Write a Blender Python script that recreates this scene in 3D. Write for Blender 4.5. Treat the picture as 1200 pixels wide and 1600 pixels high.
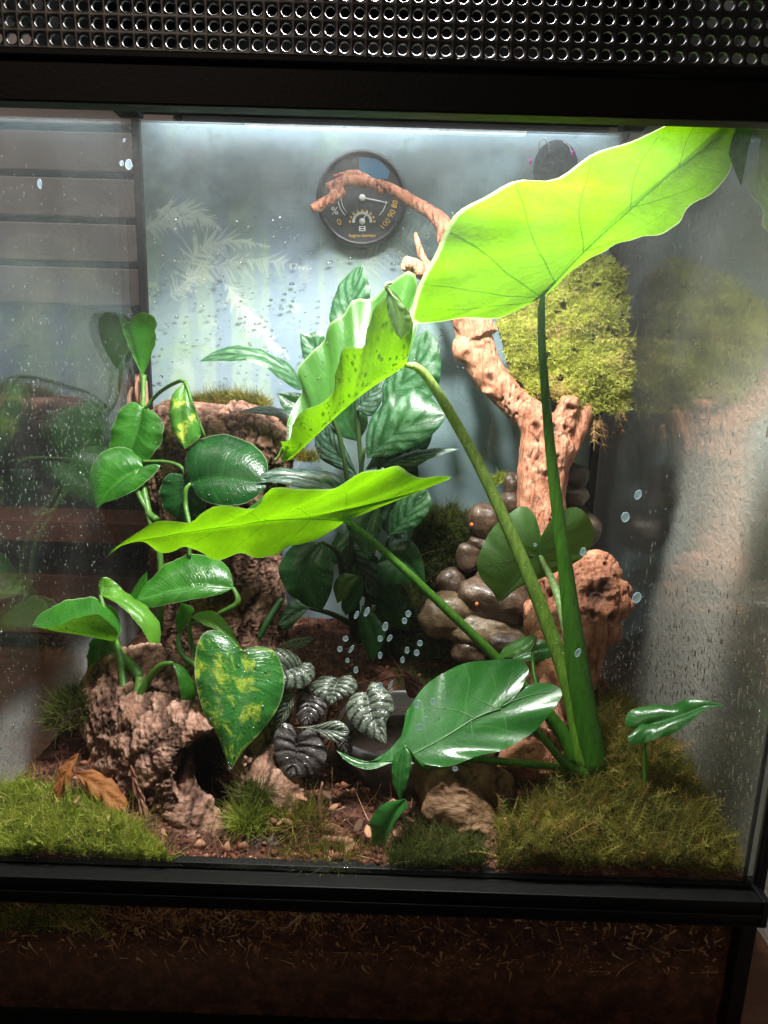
import bpy, bmesh, math, random
import numpy as np
from mathutils import Vector, Matrix
random.seed(7)
RNG = np.random.default_rng(11)
S = 0.01                                   # everything below is measured in centimetres
for o in list(bpy.data.objects): bpy.data.objects.remove(o)
SC = bpy.context.scene
COL = SC.collection

# ------------------------------------------------------------------ camera
CAM = np.array([1.74, -32.37, 27.83]); PITCH, YAW, ROLL, FPX = 0.2174, -0.0053, 0.0299, 1057.0
FW = np.array([math.sin(YAW)*math.cos(PITCH), math.cos(YAW)*math.cos(PITCH), -math.sin(PITCH)])
R0 = np.cross(FW, [0, 0, 1]); R0 /= np.linalg.norm(R0); U0 = np.cross(R0, FW)
RT = math.cos(ROLL)*R0 + math.sin(ROLL)*U0
UP = -math.sin(ROLL)*R0 + math.cos(ROLL)*U0
def P(px, py, y):
    """the place (cm) at depth y behind the front glass that the photograph shows at px, py"""
    d = FW + RT*((px-600)/FPX) + UP*((800-py)/FPX)
    return CAM + d*((y-CAM[1])/d[1])
def PX(px, py, x):
    d = FW + RT*((px-600)/FPX) + UP*((800-py)/FPX)
    return CAM + d*((x-CAM[0])/d[0])
def proj(p):
    d = np.asarray(p, float)-CAM
    z = d@FW
    return 600+FPX*(d@RT)/z, 800-FPX*(d@UP)/z
cam = bpy.data.cameras.new('camera'); cam.sensor_fit = 'VERTICAL'; cam.sensor_height = 24.0
cam.lens = FPX/1600*24.0; cam.clip_start = 0.01; cam.clip_end = 50
camo = bpy.data.objects.new('camera', cam); COL.objects.link(camo)
M4 = Matrix.Identity(4)
for i in range(3):
    M4[i][0], M4[i][1], M4[i][2], M4[i][3] = RT[i], UP[i], -FW[i], CAM[i]*S
camo.matrix_world = M4; SC.camera = camo
SC.view_settings.view_transform = 'Standard'; SC.view_settings.look = 'None'
SC.view_settings.exposure = 0.0; SC.view_settings.gamma = 1.0
SC.render.resolution_x, SC.render.resolution_y = 768, 1024
try:
    SC.cycles.max_bounces = 14; SC.cycles.transparent_max_bounces = 28; SC.cycles.transmission_bounces = 10
    SC.cycles.glossy_bounces = 5; SC.cycles.diffuse_bounces = 4
    SC.cycles.caustics_reflective = False; SC.cycles.caustics_refractive = False
    SC.cycles.sample_clamp_indirect = 4.0; SC.cycles.use_denoising = True
except Exception: pass
W = bpy.data.worlds.new('World'); SC.world = W; W.use_nodes = True
W.node_tree.nodes['Background'].inputs[0].default_value = (0.85, 0.82, 0.85, 1)
W.node_tree.nodes['Background'].inputs[1].default_value = 0.024

def spot(name, loc, target, watts, angle, blend, radius, color):
    l = bpy.data.lights.new(name, 'SPOT'); l.energy = watts; l.spot_size = math.radians(angle); l.spot_blend = blend
    l.shadow_soft_size = radius*S; l.color = color
    o = bpy.data.objects.new(name, l); COL.objects.link(o); o.location = Vector(loc)*S
    o.rotation_euler = (Vector(target)-Vector(loc)).to_track_quat('-Z', 'Y').to_euler()
    return o
def area(name, loc, target, watts, sx, sy, color, spread=180):
    l = bpy.data.lights.new(name, 'AREA'); l.shape = 'RECTANGLE'; l.size = sx*S; l.size_y = sy*S; l.energy = watts; l.color = color
    l.spread = math.radians(spread)
    o = bpy.data.objects.new(name, l); COL.objects.link(o); o.location = Vector(loc)*S
    o.rotation_euler = (Vector(target)-Vector(loc)).to_track_quat('-Z', 'Y').to_euler()
    return o
# two lamps shining down through the mesh lid of the terrarium
spot('lamp_left', (-2.0, 6.5, 54), (-6.0, 12.0, 0), 13.5, 116, 0.4, 1.7, (1.0, 0.97, 0.93))
spot('lamp_right', (5.0, 10.0, 54), (0.5, 14.0, 0), 12, 114, 0.4, 1.7, (1.0, 0.97, 0.93))
area('band_light', (0, 32.9, 49.9), (0, 34.8, 47.9), 0.30, 41, 1.0, (0.82, 0.88, 1.0))  # added strip light, makes the bright band along the top of the back
area('soft_fill', (0, 15, 57), (0, 15, 0), 1.3, 36, 18, (1.0, 0.96, 0.92))  # added soft fill from above, lifts the shadows
# added warm fill from in front, lifts the soil strip and floor
area('front_fill', (-70, -170, 140), (-10, 0, 0), 6.5, 70, 70, (1.0, 0.80, 0.62))
# added light out of view, brightens the cupboard seen through the left pane
area('cupboard_fill', (-62, 12, 120), (-45, 60, 40), 1.6, 30, 30, (1.0, 0.84, 0.80), 100)
# ------------------------------------------------------------------ numeric helpers
def cr(pts, n, power=1.0):
    """n+1 points along a smooth curve through pts, spaced by length"""
    pts = np.asarray(pts, float)
    if len(pts) == 2: pts = np.array([pts[0], (pts[0]+pts[1])/2, pts[1]])
    e = np.vstack([2*pts[0]-pts[1], pts, 2*pts[-1]-pts[-2]])
    out = []
    for i in range(1, len(e)-2):
        p0, p1, p2, p3 = e[i-1], e[i], e[i+1], e[i+2]
        t = np.linspace(0, 1, 12, endpoint=False)[:, None]
        out.append(.5*((2*p1)+(-p0+p2)*t+(2*p0-5*p1+4*p2-p3)*t*t+(-p0+3*p1-3*p2+p3)*t**3))
    out = np.vstack(out+[e[-2][None]])
    d = np.r_[0, np.cumsum(np.linalg.norm(np.diff(out[:, :3], axis=0), axis=1))]
    if d[-1] == 0: return np.repeat(out[:1], n+1, 0)
    s = np.linspace(0, 1, n+1)**power*d[-1]
    return np.stack([np.interp(s, d, out[:, k]) for k in range(out.shape[1])], 1)
_perm = np.random.default_rng(3).permutation(256); _perm = np.r_[_perm, _perm, _perm]
_grad = np.random.default_rng(4).normal(size=(256, 3)); _grad /= np.linalg.norm(_grad, axis=1)[:, None]
def noise(p):
    p = np.asarray(p, float); i = np.floor(p).astype(int); f = p-i; i &= 255
    u = f*f*f*(f*(f*6-15)+10); r = 0
    for dx in (0, 1):
        for dy in (0, 1):
            for dz in (0, 1):
                h = _perm[_perm[_perm[i[..., 0]+dx]+i[..., 1]+dy]+i[..., 2]+dz]
                g = _grad[h]; d = f-np.array([dx, dy, dz])
                w = (u[..., 0] if dx else 1-u[..., 0])*(u[..., 1] if dy else 1-u[..., 1])*(u[..., 2] if dz else 1-u[..., 2])
                r = r+w*(g*d).sum(-1)
    return r*1.4
def fbm(p, o=4, lac=2.05, gain=.5):
    p = np.asarray(p, float); s = 0; a = 1; t = 0
    for k in range(o):
        s = s+a*noise(p+k*17.3); t += a; p = p*lac; a *= gain
    return s/t
def ridged(p, o=4):
    p = np.asarray(p, float); s = 0; a = 1; t = 0
    for k in range(o):
        s = s+a*(1-np.abs(noise(p+k*9.1))*2); t += a; p = p*2.1; a *= .5
    return s/t
def sstep(a, b, x):
    t = np.clip((x-a)/(b-a), 0, 1); return t*t*(3-2*t)

# ------------------------------------------------------------------ objects
BASE = {}
def thing(name, label, cat, base, group=None):
    o = bpy.data.objects.new(name, None); COL.objects.link(o); o.empty_display_size = .01
    o.location = Vector([float(c) for c in base])*S; o['label'] = label; o['category'] = cat
    if group: o['group'] = group
    BASE[o.name] = np.array(base, float); return o
def tag(o, label=None, cat=None, group=None, kind=None):
    for k, v in (('label', label), ('category', cat), ('group', group), ('kind', kind)):
        if v: o[k] = v
    return o
def mk(name, v, f, m, parent=None, smooth=True, uv=None, kind=None, label=None):
    """one mesh object from vertices in cm and faces (list of tuples, or an (n,3)/(n,4) array)"""
    v = np.asarray(v, float)
    if parent is not None: b = BASE[parent.name]
    else: b = np.array([v[:, 0].mean(), v[:, 1].mean(), v[:, 2].min()])
    v = (v-b)*S
    me = bpy.data.meshes.new(name)
    if isinstance(f, np.ndarray):
        k = f.shape[1]; nf = len(f)
        me.vertices.add(len(v)); me.vertices.foreach_set('co', v.astype(np.float32).ravel())
        me.loops.add(nf*k); me.loops.foreach_set('vertex_index', f.astype(np.int32).ravel())
        me.polygons.add(nf); me.polygons.foreach_set('loop_start', np.arange(0, nf*k, k, dtype=np.int32))
        me.polygons.foreach_set('loop_total', np.full(nf, k, np.int32)); me.update(calc_edges=True)
    else:
        me.from_pydata(v.tolist(), [], [tuple(int(i) for i in q) for q in f])
    if uv is not None:
        l = me.uv_layers.new(name='UVMap'); idx = np.zeros(len(me.loops), np.int32); me.loops.foreach_get('vertex_index', idx)
        l.data.foreach_set('uv', np.asarray(uv, np.float32)[idx].ravel())
    me.validate(); me.update()
    if smooth: me.polygons.foreach_set('use_smooth', np.ones(len(me.polygons), bool))
    me.materials.append(m)
    o = bpy.data.objects.new(name, me); COL.objects.link(o)
    if parent is not None:
        o.parent = parent; BASE[o.name] = b
    else:
        o.location = Vector(b)*S; BASE[o.name] = b
    if kind: o['kind'] = kind
    if label: o['label'] = label
    return o
def grid_faces(nu, nv, wrap=False):
    i, j = np.meshgrid(np.arange(nu), np.arange(nv if wrap else nv), indexing='ij')
    if wrap:
        a = i*nv+j; b = i*nv+(j+1) % nv; return np.stack([a, b, b+nv, a+nv], -1).reshape(-1, 4)
    w = nv+1; a = i*w+j
    return np.stack([a, a+1, a+w+1, a+w], -1).reshape(-1, 4)
def frame(c):
    t = np.gradient(c, axis=0); t /= np.linalg.norm(t, axis=1)[:, None]+1e-9
    n = np.zeros_like(t); ref = np.array([0, -1., .2]);
    a = ref-t[0]*(ref@t[0])
    if np.linalg.norm(a) < .1: a = np.array([1., 0, 0])-t[0]*t[0][0]
    n[0] = a/np.linalg.norm(a)
    for k in range(1, len(c)):
        a = n[k-1]-t[k]*(n[k-1]@t[k]); n[k] = a/(np.linalg.norm(a)+1e-9)
    return t, n, np.cross(t, n)
def tube_vf(pts, radii, seg=24, sides=10, flat=1.0, cap=True):
    pts = np.asarray(pts, float); q = np.c_[pts, np.broadcast_to(np.asarray(radii, float).reshape(-1, 1) if np.ndim(radii) else np.full((1, 1), radii), (len(pts), 1))]
    c = cr(q, seg); r = np.maximum(c[:, 3], .01); c = c[:, :3]; t, n, b = frame(c)
    a = np.linspace(0, 2*np.pi, sides, endpoint=False)
    v = c[:, None]+r[:, None, None]*(np.cos(a)[None, :, None]*n[:, None]+flat*np.sin(a)[None, :, None]*b[:, None])
    v = v.reshape(-1, 3); f = grid_faces(seg, sides, True)
    uv = np.stack(np.broadcast_arrays(np.linspace(0, 1, seg+1)[:, None], (a/6.2832)[None]), -1).reshape(-1, 2)
    if cap:
        k = len(v); v = np.vstack([v, c[:1], c[-1:]]); uv = np.vstack([uv, [[0, 0], [1, 0]]])
        j = np.arange(sides); j2 = (j+1) % sides
        f = np.vstack([f, np.stack([j2, j, np.full(sides, k), np.full(sides, k)], -1)[:, [0, 1, 2, 2]], np.stack([j+seg*sides, j2+seg*sides, np.full(sides, k+1), np.full(sides, k+1)], -1)])
        f = [tuple(dict.fromkeys(q)) for q in f.tolist()]
    return v, f, uv
def tube(name, pts, radii, m, parent=None, seg=24, sides=10, flat=1.0, **k):
    v, f, uv = tube_vf(pts, radii, seg, sides, flat)
    return mk(name, v, f, m, parent, True, uv, **k)
class MB:
    def __init__(s): s.v = []; s.f = []; s.n = 0
    def add(s, v, f):
        v = np.asarray(v, float); s.v.append(v); s.f += [tuple(int(i)+s.n for i in q) for q in f]; s.n += len(v); return s
    def box(s, x0, x1, y0, y1, z0, z1, bev=0.0):
        bm = bmesh.new(); bmesh.ops.create_cube(bm, size=1)
        for q in bm.verts: q.co = Vector(((x0+x1)/2+q.co.x*(x1-x0), (y0+y1)/2+q.co.y*(y1-y0), (z0+z1)/2+q.co.z*(z1-z0)))
        if bev: bmesh.ops.bevel(bm, geom=bm.edges[:], offset=bev, segments=2, affect='EDGES', profile=.5)
        bm.verts.index_update(); v = [tuple(q.co) for q in bm.verts]; f = [tuple(q.index for q in p.verts) for p in bm.faces]; bm.free()
        return s.add(v, f)
    def tube(s, pts, radii, seg=12, sides=8, flat=1.0):
        v, f, _ = tube_vf(pts, radii, seg, sides, flat); return s.add(v, f if isinstance(f, list) else f.tolist())
    def build(s, name, m, parent=None, smooth=False, **k):
        return mk(name, np.vstack(s.v), s.f, m, parent, smooth, **k)
def icos(sub):
    bm = bmesh.new(); bmesh.ops.create_icosphere(bm, subdivisions=sub, radius=1); bm.verts.index_update()
    v = np.array([tuple(q.co) for q in bm.verts]); f = np.array([[q.index for q in p.verts] for p in bm.faces]); bm.free(); return v, f
ICO = {k: icos(k) for k in (1, 2, 3, 4, 5)}

# ------------------------------------------------------------------ materials
class NB:
    def __init__(s, name):
        s.m = bpy.data.materials.new(name); s.m.use_nodes = True; s.t = s.m.node_tree; s.t.nodes.clear()
        s.out = s.t.nodes.new('ShaderNodeOutputMaterial')
    def n(s, typ, ins=None, **attr):
        x = s.t.nodes.new('ShaderNode'+typ)
        for k, v in attr.items(): setattr(x, k, v)
        for k, v in (ins or {}).items(): s.set(x.inputs[k], v)
        return x
    def set(s, sock, v):
        if isinstance(v, bpy.types.NodeSocket): s.t.links.new(v, sock)
        elif isinstance(v, bpy.types.Node): s.t.links.new(v.outputs[0], sock)
        else:
            if sock.type == 'RGBA' and len(v) == 3: v = (*v, 1)
            sock.default_value = v
    def math(s, op, a, b=0.0, c=0.0, clamp=False):
        x = s.n('Math', {0: a, 1: b, 2: c}, operation=op); x.use_clamp = clamp; return x.outputs[0]
    def ss(s, v, a, b, lo=0.0, hi=1.0):
        return s.n('MapRange', {0: v, 1: a, 2: b, 3: lo, 4: hi}, interpolation_type='SMOOTHSTEP').outputs[0]
    def mix(s, fac, a, b, blend='MIX'):
        x = s.n('Mix', data_type='RGBA', blend_type=blend)
        s.set(x.inputs[0], fac); s.set(x.inputs[6], a); s.set(x.inputs[7], b); return x.outputs[2]
    def noise(s, scale, detail=4, rough=.55, vec=None, dist=0.0):
        x = s.n('TexNoise', {'Scale': scale, 'Detail': detail, 'Roughness': rough, 'Distortion': dist})
        if vec is not None: s.set(x.inputs['Vector'], vec)
        return x.outputs[0]
    def ramp(s, fac, stops):
        x = s.n('ValToRGB', {0: fac}); e = x.color_ramp.elements
        while len(e) < len(stops): e.new(.5)
        for q, (p, c) in zip(e, stops): q.position = p; q.color = (*c, 1)
        return x.outputs[0]
    def bump(s, h, strength=.5, dist=.001): return s.n('Bump', {'Height': h, 'Strength': strength, 'Distance': dist}).outputs[0]
    def bsdf(s, **k):
        x = s.n('BsdfPrincipled'); ren = dict(color='Base Color', rough='Roughness', spec='Specular IOR Level', metal='Metallic', normal='Normal', trans='Transmission Weight', ior='IOR', coat='Coat Weight', coatr='Coat Roughness', alpha='Alpha', emis='Emission Color', emiss='Emission Strength', sss='Subsurface Weight', sheen='Sheen Weight')
        for a, v in k.items(): s.set(x.inputs[ren[a]], v)
        return x.outputs[0]
    def pos(s): return s.n('NewGeometry').outputs['Position']
    def obj(s): return s.n('TexCoord').outputs['Object']
    def uv(s): return s.n('TexCoord').outputs['UV']
    def done(s, sh): s.set(s.out.inputs[0], sh); return s.m
def plain(name, color, rough=.5, spec=.5, metal=0.0, var=.15, scale=300, bump=.15, coat=0.0):
    b = NB(name); n = b.noise(scale, 4, .6, b.obj()); lo = tuple(c*(1-var) for c in color); hi = tuple(min(1, c*(1+var)) for c in color)
    c = b.mix(n, lo, hi)
    return b.done(b.bsdf(color=c, rough=rough, spec=spec, metal=metal, coat=coat, normal=b.bump(n, bump, .0006)))
def thin_glass(name, film=0.02, film_top=None, tint=(.96, .98, .97), fscale=25, zlo=0.0, zhi=.45, gloss=1.0):
    """one wall of a glass pane: Fresnel mirror over clear glass, with a thin fog of condensation that scatters light"""
    b = NB(name); g = b.n('NewGeometry')
    ior = b.math('MULTIPLY_ADD', g.outputs['Backfacing'], 1/1.5-1.5, 1.5)
    fr = b.n('Fresnel', {'IOR': ior}).outputs[0]
    if gloss != 1.0: fr = b.math('MULTIPLY', fr, gloss)
    clear = b.n('MixShader', {0: fr, 1: b.n('BsdfTransparent', {'Color': tint}).outputs[0], 2: b.n('BsdfGlossy', {'Color': (1, 1, 1), 'Roughness': 0.0}).outputs[0]}).outputs[0]
    fog = b.n('MixShader', {0: .5, 1: b.n('BsdfDiffuse', {'Color': (.8, .84, .86)}).outputs[0], 2: b.n('BsdfTranslucent', {'Color': (.8, .84, .86)}).outputs[0]}).outputs[0]
    z = b.n('SeparateXYZ', {0: g.outputs['Position']}).outputs[2]
    h = b.ss(z, zlo, zhi, film, film if film_top is None else film_top)
    n = b.noise(fscale, 5, .65, g.outputs['Position']); n = b.ss(n, .3, .7, .45, 1.55)
    fine = b.ss(b.noise(900, 2, .6, g.outputs['Position']), .35, .7, .7, 1.3)
    fac = b.math('MULTIPLY', b.math('MULTIPLY', h, n), fine, clamp=True)
    return b.done(b.n('MixShader', {0: fac, 1: clear, 2: fog}).outputs[0])
def water_mat(name, tint=(1, 1, 1)):
    b = NB(name)
    return b.done(b.bsdf(color=tint, rough=.02, trans=1.0, ior=1.33))
def dew_mat(name):
    """small beads: mostly clear, with a sharp sparkle"""
    b = NB(name); fr = b.n('Fresnel', {'IOR': 1.33}).outputs[0]
    fac = b.math('ADD', b.math('MULTIPLY', fr, .9), .30, clamp=True)
    gl = b.n('BsdfGlossy', {'Color': (1, 1, 1), 'Roughness': .08}).outputs[0]
    df = b.n('BsdfTranslucent', {'Color': (.8, .86, .84)}).outputs[0]
    return b.done(b.n('MixShader', {0: .12, 1: b.n('MixShader', {0: fac, 1: b.n('BsdfTransparent', {'Color': (.95, .97, .95)}).outputs[0], 2: gl}).outputs[0], 2: df}).outputs[0])

def leaf_mat(name, base, dark, vein, trans, *, edge=0.0, sidev=1.0,  tfac=.4, nv=7, k=.6, vw=.10, rough=.3, coat=.0, net=.25, pattern=None, pat_col=None, veinamt=.7, bump=.35, spots=0.0, tvein=.55, midw=.035):
    b = NB(name); uvn = b.n('SeparateXYZ', {0: b.uv()}); u, v = uvn.outputs[0], uvn.outputs[1]
    a = b.math('MULTIPLY', b.math('ABSOLUTE', b.math('SUBTRACT', v, .5)), 2.0)
    ph = b.math('SUBTRACT', b.math('MULTIPLY', u, float(nv)), b.math('MULTIPLY', a, k))
    ph = b.math('ADD', ph, b.math('MULTIPLY', b.math('SUBTRACT', b.noise(60, 2, .5, b.obj()), .5), .35))
    d = b.math('ABSOLUTE', b.math('SUBTRACT', b.math('FRACT', ph), .5))          # 0 on a side vein, .5 between
    side = b.math('MULTIPLY', b.ss(d, 0.0, vw, 1.0, 0.0), b.ss(a, .75, 1.0, 1.0, .25))
    if sidev != 1.0: side = b.math('MULTIPLY', side, sidev)
    mid = b.ss(a, midw*.4, midw*1.6, 1.0, 0.0)
    d3 = b.math('ABSOLUTE', b.math('SUBTRACT', b.math('FRACT', b.math('ADD', b.math('MULTIPLY', ph, 5.0), b.math('MULTIPLY', b.noise(180, 2, .5, b.obj()), 1.2))), .5))
    vor = b.n('TexVoronoi', {'Vector': b.obj(), 'Scale': 330.0}, feature='DISTANCE_TO_EDGE').outputs['Distance']
    webs = b.math('MAXIMUM', b.ss(d3, 0.0, .22, 1.0, 0.0), b.ss(vor, 0.0, .10, .8, 0.0))
    vm = b.math('MAXIMUM', b.math('MAXIMUM', side, mid), b.math('MULTIPLY', webs, net))
    big = b.noise(45, 3, .6, b.obj()); fine = b.noise(900, 3, .6, b.obj())
    col = b.mix(b.ss(big, .3, .72), dark, base)
    tcol = b.mix(b.ss(big, .3, .7), tuple(c*.82 for c in trans), trans)
    if pattern == 'silver':
        st = b.ss(d, .04, .34); n = b.ss(b.noise(150, 5, .75, b.obj()), .36, .62, .15, 1.0)
        edge = b.ss(a, .80, .98, 1.0, 0.0)
        col = b.mix(b.math('MULTIPLY', b.math('MULTIPLY', st, n), edge), col, pat_col)
    elif pattern == 'marble':
        vec = b.n('CombineXYZ', {0: b.math('MULTIPLY', u, 9.0), 1: b.math('SUBTRACT', b.math('MULTIPLY', v, 5.0), b.math('MULTIPLY', u, 2.0)), 2: 3.3})
        n = b.noise(1.0, 6, .68, vec, .5); p = b.math('MULTIPLY', b.ss(n, .50, .66, 0.0, .85), b.ss(b.noise(700, 3, .7, b.obj()), .3, .55, .35, 1.0))
        col = b.mix(p, col, pat_col); tcol = b.mix(p, tcol, (.62, .72, .10))
    elif pattern == 'quilt':
        st = b.math('MULTIPLY', b.ss(d, .05, .30), b.ss(vor, .0, .16, .62, 1.0)); n = b.ss(b.noise(260, 4, .7, b.obj()), .3, .65, .45, 1.0)
        col = b.mix(b.math('MULTIPLY', st, n), col, pat_col)
    elif pattern == 'blotch':
        p = b.ss(b.noise(70, 4, .6, b.obj()), .5, .62); col = b.mix(p, col, pat_col); tcol = b.mix(p, tcol, (.62, .72, .10))
    col = b.mix(b.math('MULTIPLY', vm, veinamt), col, vein)
    tcol = b.mix(b.math('MULTIPLY', vm, tvein), tcol, tuple(c*.35 for c in trans))
    if spots:
        sp = b.math('MULTIPLY', b.ss(b.noise(640, 2, .4, b.obj()), .73, .78, 0.0, spots), b.ss(b.noise(38, 1, .4, b.obj()), .52, .62)); col = b.mix(sp, col, (.09, .045, .015)); tcol = b.mix(sp, tcol, (.06, .03, .01))
    if edge:
        ed = b.ss(a, .965, .985, 0.0, edge); col = b.mix(ed, col, (.62, .70, .42)); tcol = b.mix(ed, tcol, (.35, .45, .2))  # pale leaf margin, also standing in for the rim that catches light
    h = b.math('ADD', b.math('MULTIPLY', fine, .25), b.math('MULTIPLY', b.ss(d, 0.0, .25), .6))
    h = b.math('SUBTRACT', h, b.math('MULTIPLY', webs, .35 if pattern != 'quilt' else -.0))
    if pattern == 'quilt': h = b.math('ADD', h, b.math('MULTIPLY', b.ss(vor, 0.0, .2), .6))
    nm = b.bump(h, bump, .0006)
    rg = b.math('ADD', b.math('MULTIPLY', fine, .18), rough-.09)
    p = b.bsdf(color=col, rough=rg, spec=.5, coat=coat, coatr=.12, normal=nm)
    t = b.n('BsdfTranslucent', {'Color': tcol, 'Normal': nm}).outputs[0]
    return b.done(b.n('MixShader', {0: tfac, 1: p, 2: t}).outputs[0])
def stem_mat(name, c0, c1, spots=None, rough=.4):
    b = NB(name); u = b.n('SeparateXYZ', {0: b.uv()}).outputs[0]
    st = b.noise(1.0, 4, .6, b.n('Mapping', {0: b.obj(), 3: (500, 500, 40)}).outputs[0])
    c = b.mix(b.ss(u, 0, 1), c0, c1); c = b.mix(b.ss(st, .3, .7), c, b.mix(.5, c, (.02, .05, .005)))
    if spots: c = b.mix(b.ss(b.noise(600, 2, .5, b.obj()), .66, .72), c, spots)
    p = b.bsdf(color=c, rough=rough, normal=b.bump(st, .3, .0005))
    t = b.n('BsdfTranslucent', {'Color': c}).outputs[0]
    return b.done(b.n('MixShader', {0: .25, 1: p, 2: t}).outputs[0])

# ------------------------------------------------------------------ leaves
def pts3(lst, y0): return np.array([P(q[0], q[1], y0+(q[2] if len(q) > 2 else 0)) for q in lst])
LEAFSURF = {}
def leaf(parent, y0, mid, L, R, m, name='leaf', nu=36, nv=9, cup=.10, wave=.05, wn=5, quilt=0.0, nveins=7, k=.6, label=None, mpow=1.25, seed=0, midrib=.05, slope=None):
    """a blade from its midrib and its two edges, each a list of (px, py, depth offset)"""
    if slope is not None:                                           # lie in a plane: (px0, py0, dy per px, dy per py)
        mid, L, R = ([(q[0], q[1], slope[2]*(q[0]-slope[0])+slope[3]*(q[1]-slope[1])) for q in z] for z in (mid, L, R))
    mc, lc, rc = pts3(mid, y0), pts3(L, y0), pts3(R, y0)
    mc = cr(mc, nu, mpow); lc = cr(lc, nu); rc = cr(rc, nu)
    w = 2*nv+1; G = np.zeros((nu+1, w, 3)); js = np.arange(-nv, nv+1)
    for jj, j in enumerate(js):
        t = abs(j)/nv; e = lc if j < 0 else rc
        G[:, jj] = mc*(1-t)+e*t
    def nrm(G):
        a = np.gradient(G, axis=0); b_ = np.gradient(G, axis=1); n = np.cross(a, b_); n /= np.linalg.norm(n, axis=-1)[..., None]+1e-9
        for _ in range(3):
            n[1:-1] = (n[:-2]+n[1:-1]*2+n[2:]); n /= np.linalg.norm(n, axis=-1)[..., None]+1e-9
        to = CAM-G; s = np.sign((n*to).sum(-1).mean()); return n*(s if s else 1)
    n = nrm(G); t = np.abs(js)/nv; side = np.sign(js)
    wd = np.linalg.norm(lc-mc, axis=1)[:, None]*(js < 0)+np.linalg.norm(rc-mc, axis=1)[:, None]*(js >= 0)
    u = np.linspace(0, 1, nu+1)[:, None]
    disp = cup*4*(t*(1-t))[None]*wd
    ph = u*wn*6.283+seed*1.7+side[None]*1.1
    disp = disp+wave*wd*(np.sin(ph)+.5*np.sin(ph*2.3+seed))*(t[None]**2.2)*np.sin(np.pi*np.clip(u, .02, .98))
    if quilt:
        d = np.abs(((u*nveins-t[None]*k) % 1.0)-.5)*2; disp = disp+quilt*(sstep(0, .6, d)-.5)*np.minimum(1, t[None]*5)*(1-t[None]**4)
        disp = disp+quilt*.5*fbm(np.stack([G[..., 0]*1.5, G[..., 1]*1.5, G[..., 2]*1.5], -1), 3)
    disp = disp-midrib*np.exp(-(t[None]*6)**2)*np.minimum(1, wd)
    G = G+n*disp[..., None]
    uv = np.stack(np.broadcast_arrays(u, (js[None]/nv)*.5+.5), -1).reshape(-1, 2)
    o = mk(name, G.reshape(-1, 3), grid_faces(nu, 2*nv), m, parent, True, uv, label=label)
    LEAFSURF[o.name] = (G, n); return o
def beads(o_list, count, rmin, rmax, m, parent, name='water_drops', flat=.55, seed=1, low=False):
    """small water beads sitting on leaf surfaces, joined into one part"""
    r = np.random.default_rng(seed); V = []; F = []; n0 = 0; iv, fi = ICO[1]
    area_ = [np.prod(np.ptp(LEAFSURF[o.name][0].reshape(-1, 3), axis=0)+.3)**.66 for o in o_list]; area_ = np.array(area_)/sum(area_)
    for o, a in zip(o_list, area_):
        G, N = LEAFSURF[o.name]
        for _ in range(max(1, int(count*a))):
            i = r.integers(1, G.shape[0]-2); j = r.integers(1, G.shape[1]-2); fu, fv = r.random(2)
            p = (G[i, j]*(1-fu)+G[i+1, j]*fu)*(1-fv)+(G[i, j+1]*(1-fu)+G[i+1, j+1]*fu)*fv; nn = N[i, j]
            rad = rmin+(rmax-rmin)*r.random()**2.5
            a1 = np.cross(nn, [0.3, .2, 1]); a1 /= np.linalg.norm(a1); a2 = np.cross(nn, a1)
            V.append(p+rad*(iv[:, :1]*a1+iv[:, 1:2]*a2+flat*iv[:, 2:]*nn)+nn*rad*flat*.5); F.append(fi+n0); n0 += len(iv)
    o = mk(name, np.vstack(V), np.vstack(F), m, parent, True, kind='stuff'); return o
# ------------------------------------------------------------------ the tank
HW, D, ZF, ZT, ZB = 22.5, 34.8, 38.6, 48.6, -10.5
ZV = float(P(600, 92, -.25)[2])
m_frame = plain('black_plastic', (.0045, .0045, .005), .5, .18, 0, .25, 700, .25)
m_vent = plain('black_metal', (.024, .024, .026), .33, .6, .2, .2, 900, .1)
m_sil = plain('black_silicone', (.008, .008, .009), .5, .4)
m_front = thin_glass('front_glass', .003, .026, fscale=18, zlo=.20, zhi=.40, gloss=.5)
m_low = thin_glass('lower_glass', .002, None, tint=(.9, .9, .88), gloss=.4)
m_left = thin_glass('left_glass', .26, .014, fscale=22, zlo=.028, zhi=.06)
m_right = thin_glass('right_glass', .015, .014, fscale=22)
m_back = thin_glass('back_glass', .03, .14, fscale=16, zlo=.43, zhi=.485)
m_water = water_mat('water'); m_dew = dew_mat('dew')

tank = thing('terrarium', 'tall glass terrarium with black frame, fogged panes and a planted floor', 'terrarium', (0, 0, ZB-.6))
def box(name, x0, x1, y0, y1, z0, z1, m, parent=None, bev=.06, **k):
    return MB().box(x0, x1, y0, y1, z0, z1, bev).build(name, m, parent, **k)
G = .4
left = box('side_pane', -HW-G, -HW, .42, D+.5, ZB, ZT, m_left, tank, .01, label='left side pane with fine droplets in front of a dark cupboard')
right = box('side_pane', HW, HW+G, .42, D+.5, ZB, ZT, m_right, tank, .01, label='right side pane with dark water streaks in front of the pale wall')
back = box('back_pane', -HW+.02, HW-.02, D, D+G, ZB, ZT, m_back, tank, .01)
door = box('front_door', -HW-.3, HW+.1, 0.0, .38, .1, ZF+.6, m_front, tank, .01)
low = box('lower_front_pane', -HW-.3, HW+.1, 0.0, .38, ZB, -1.7, m_low, tank, .01)
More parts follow.
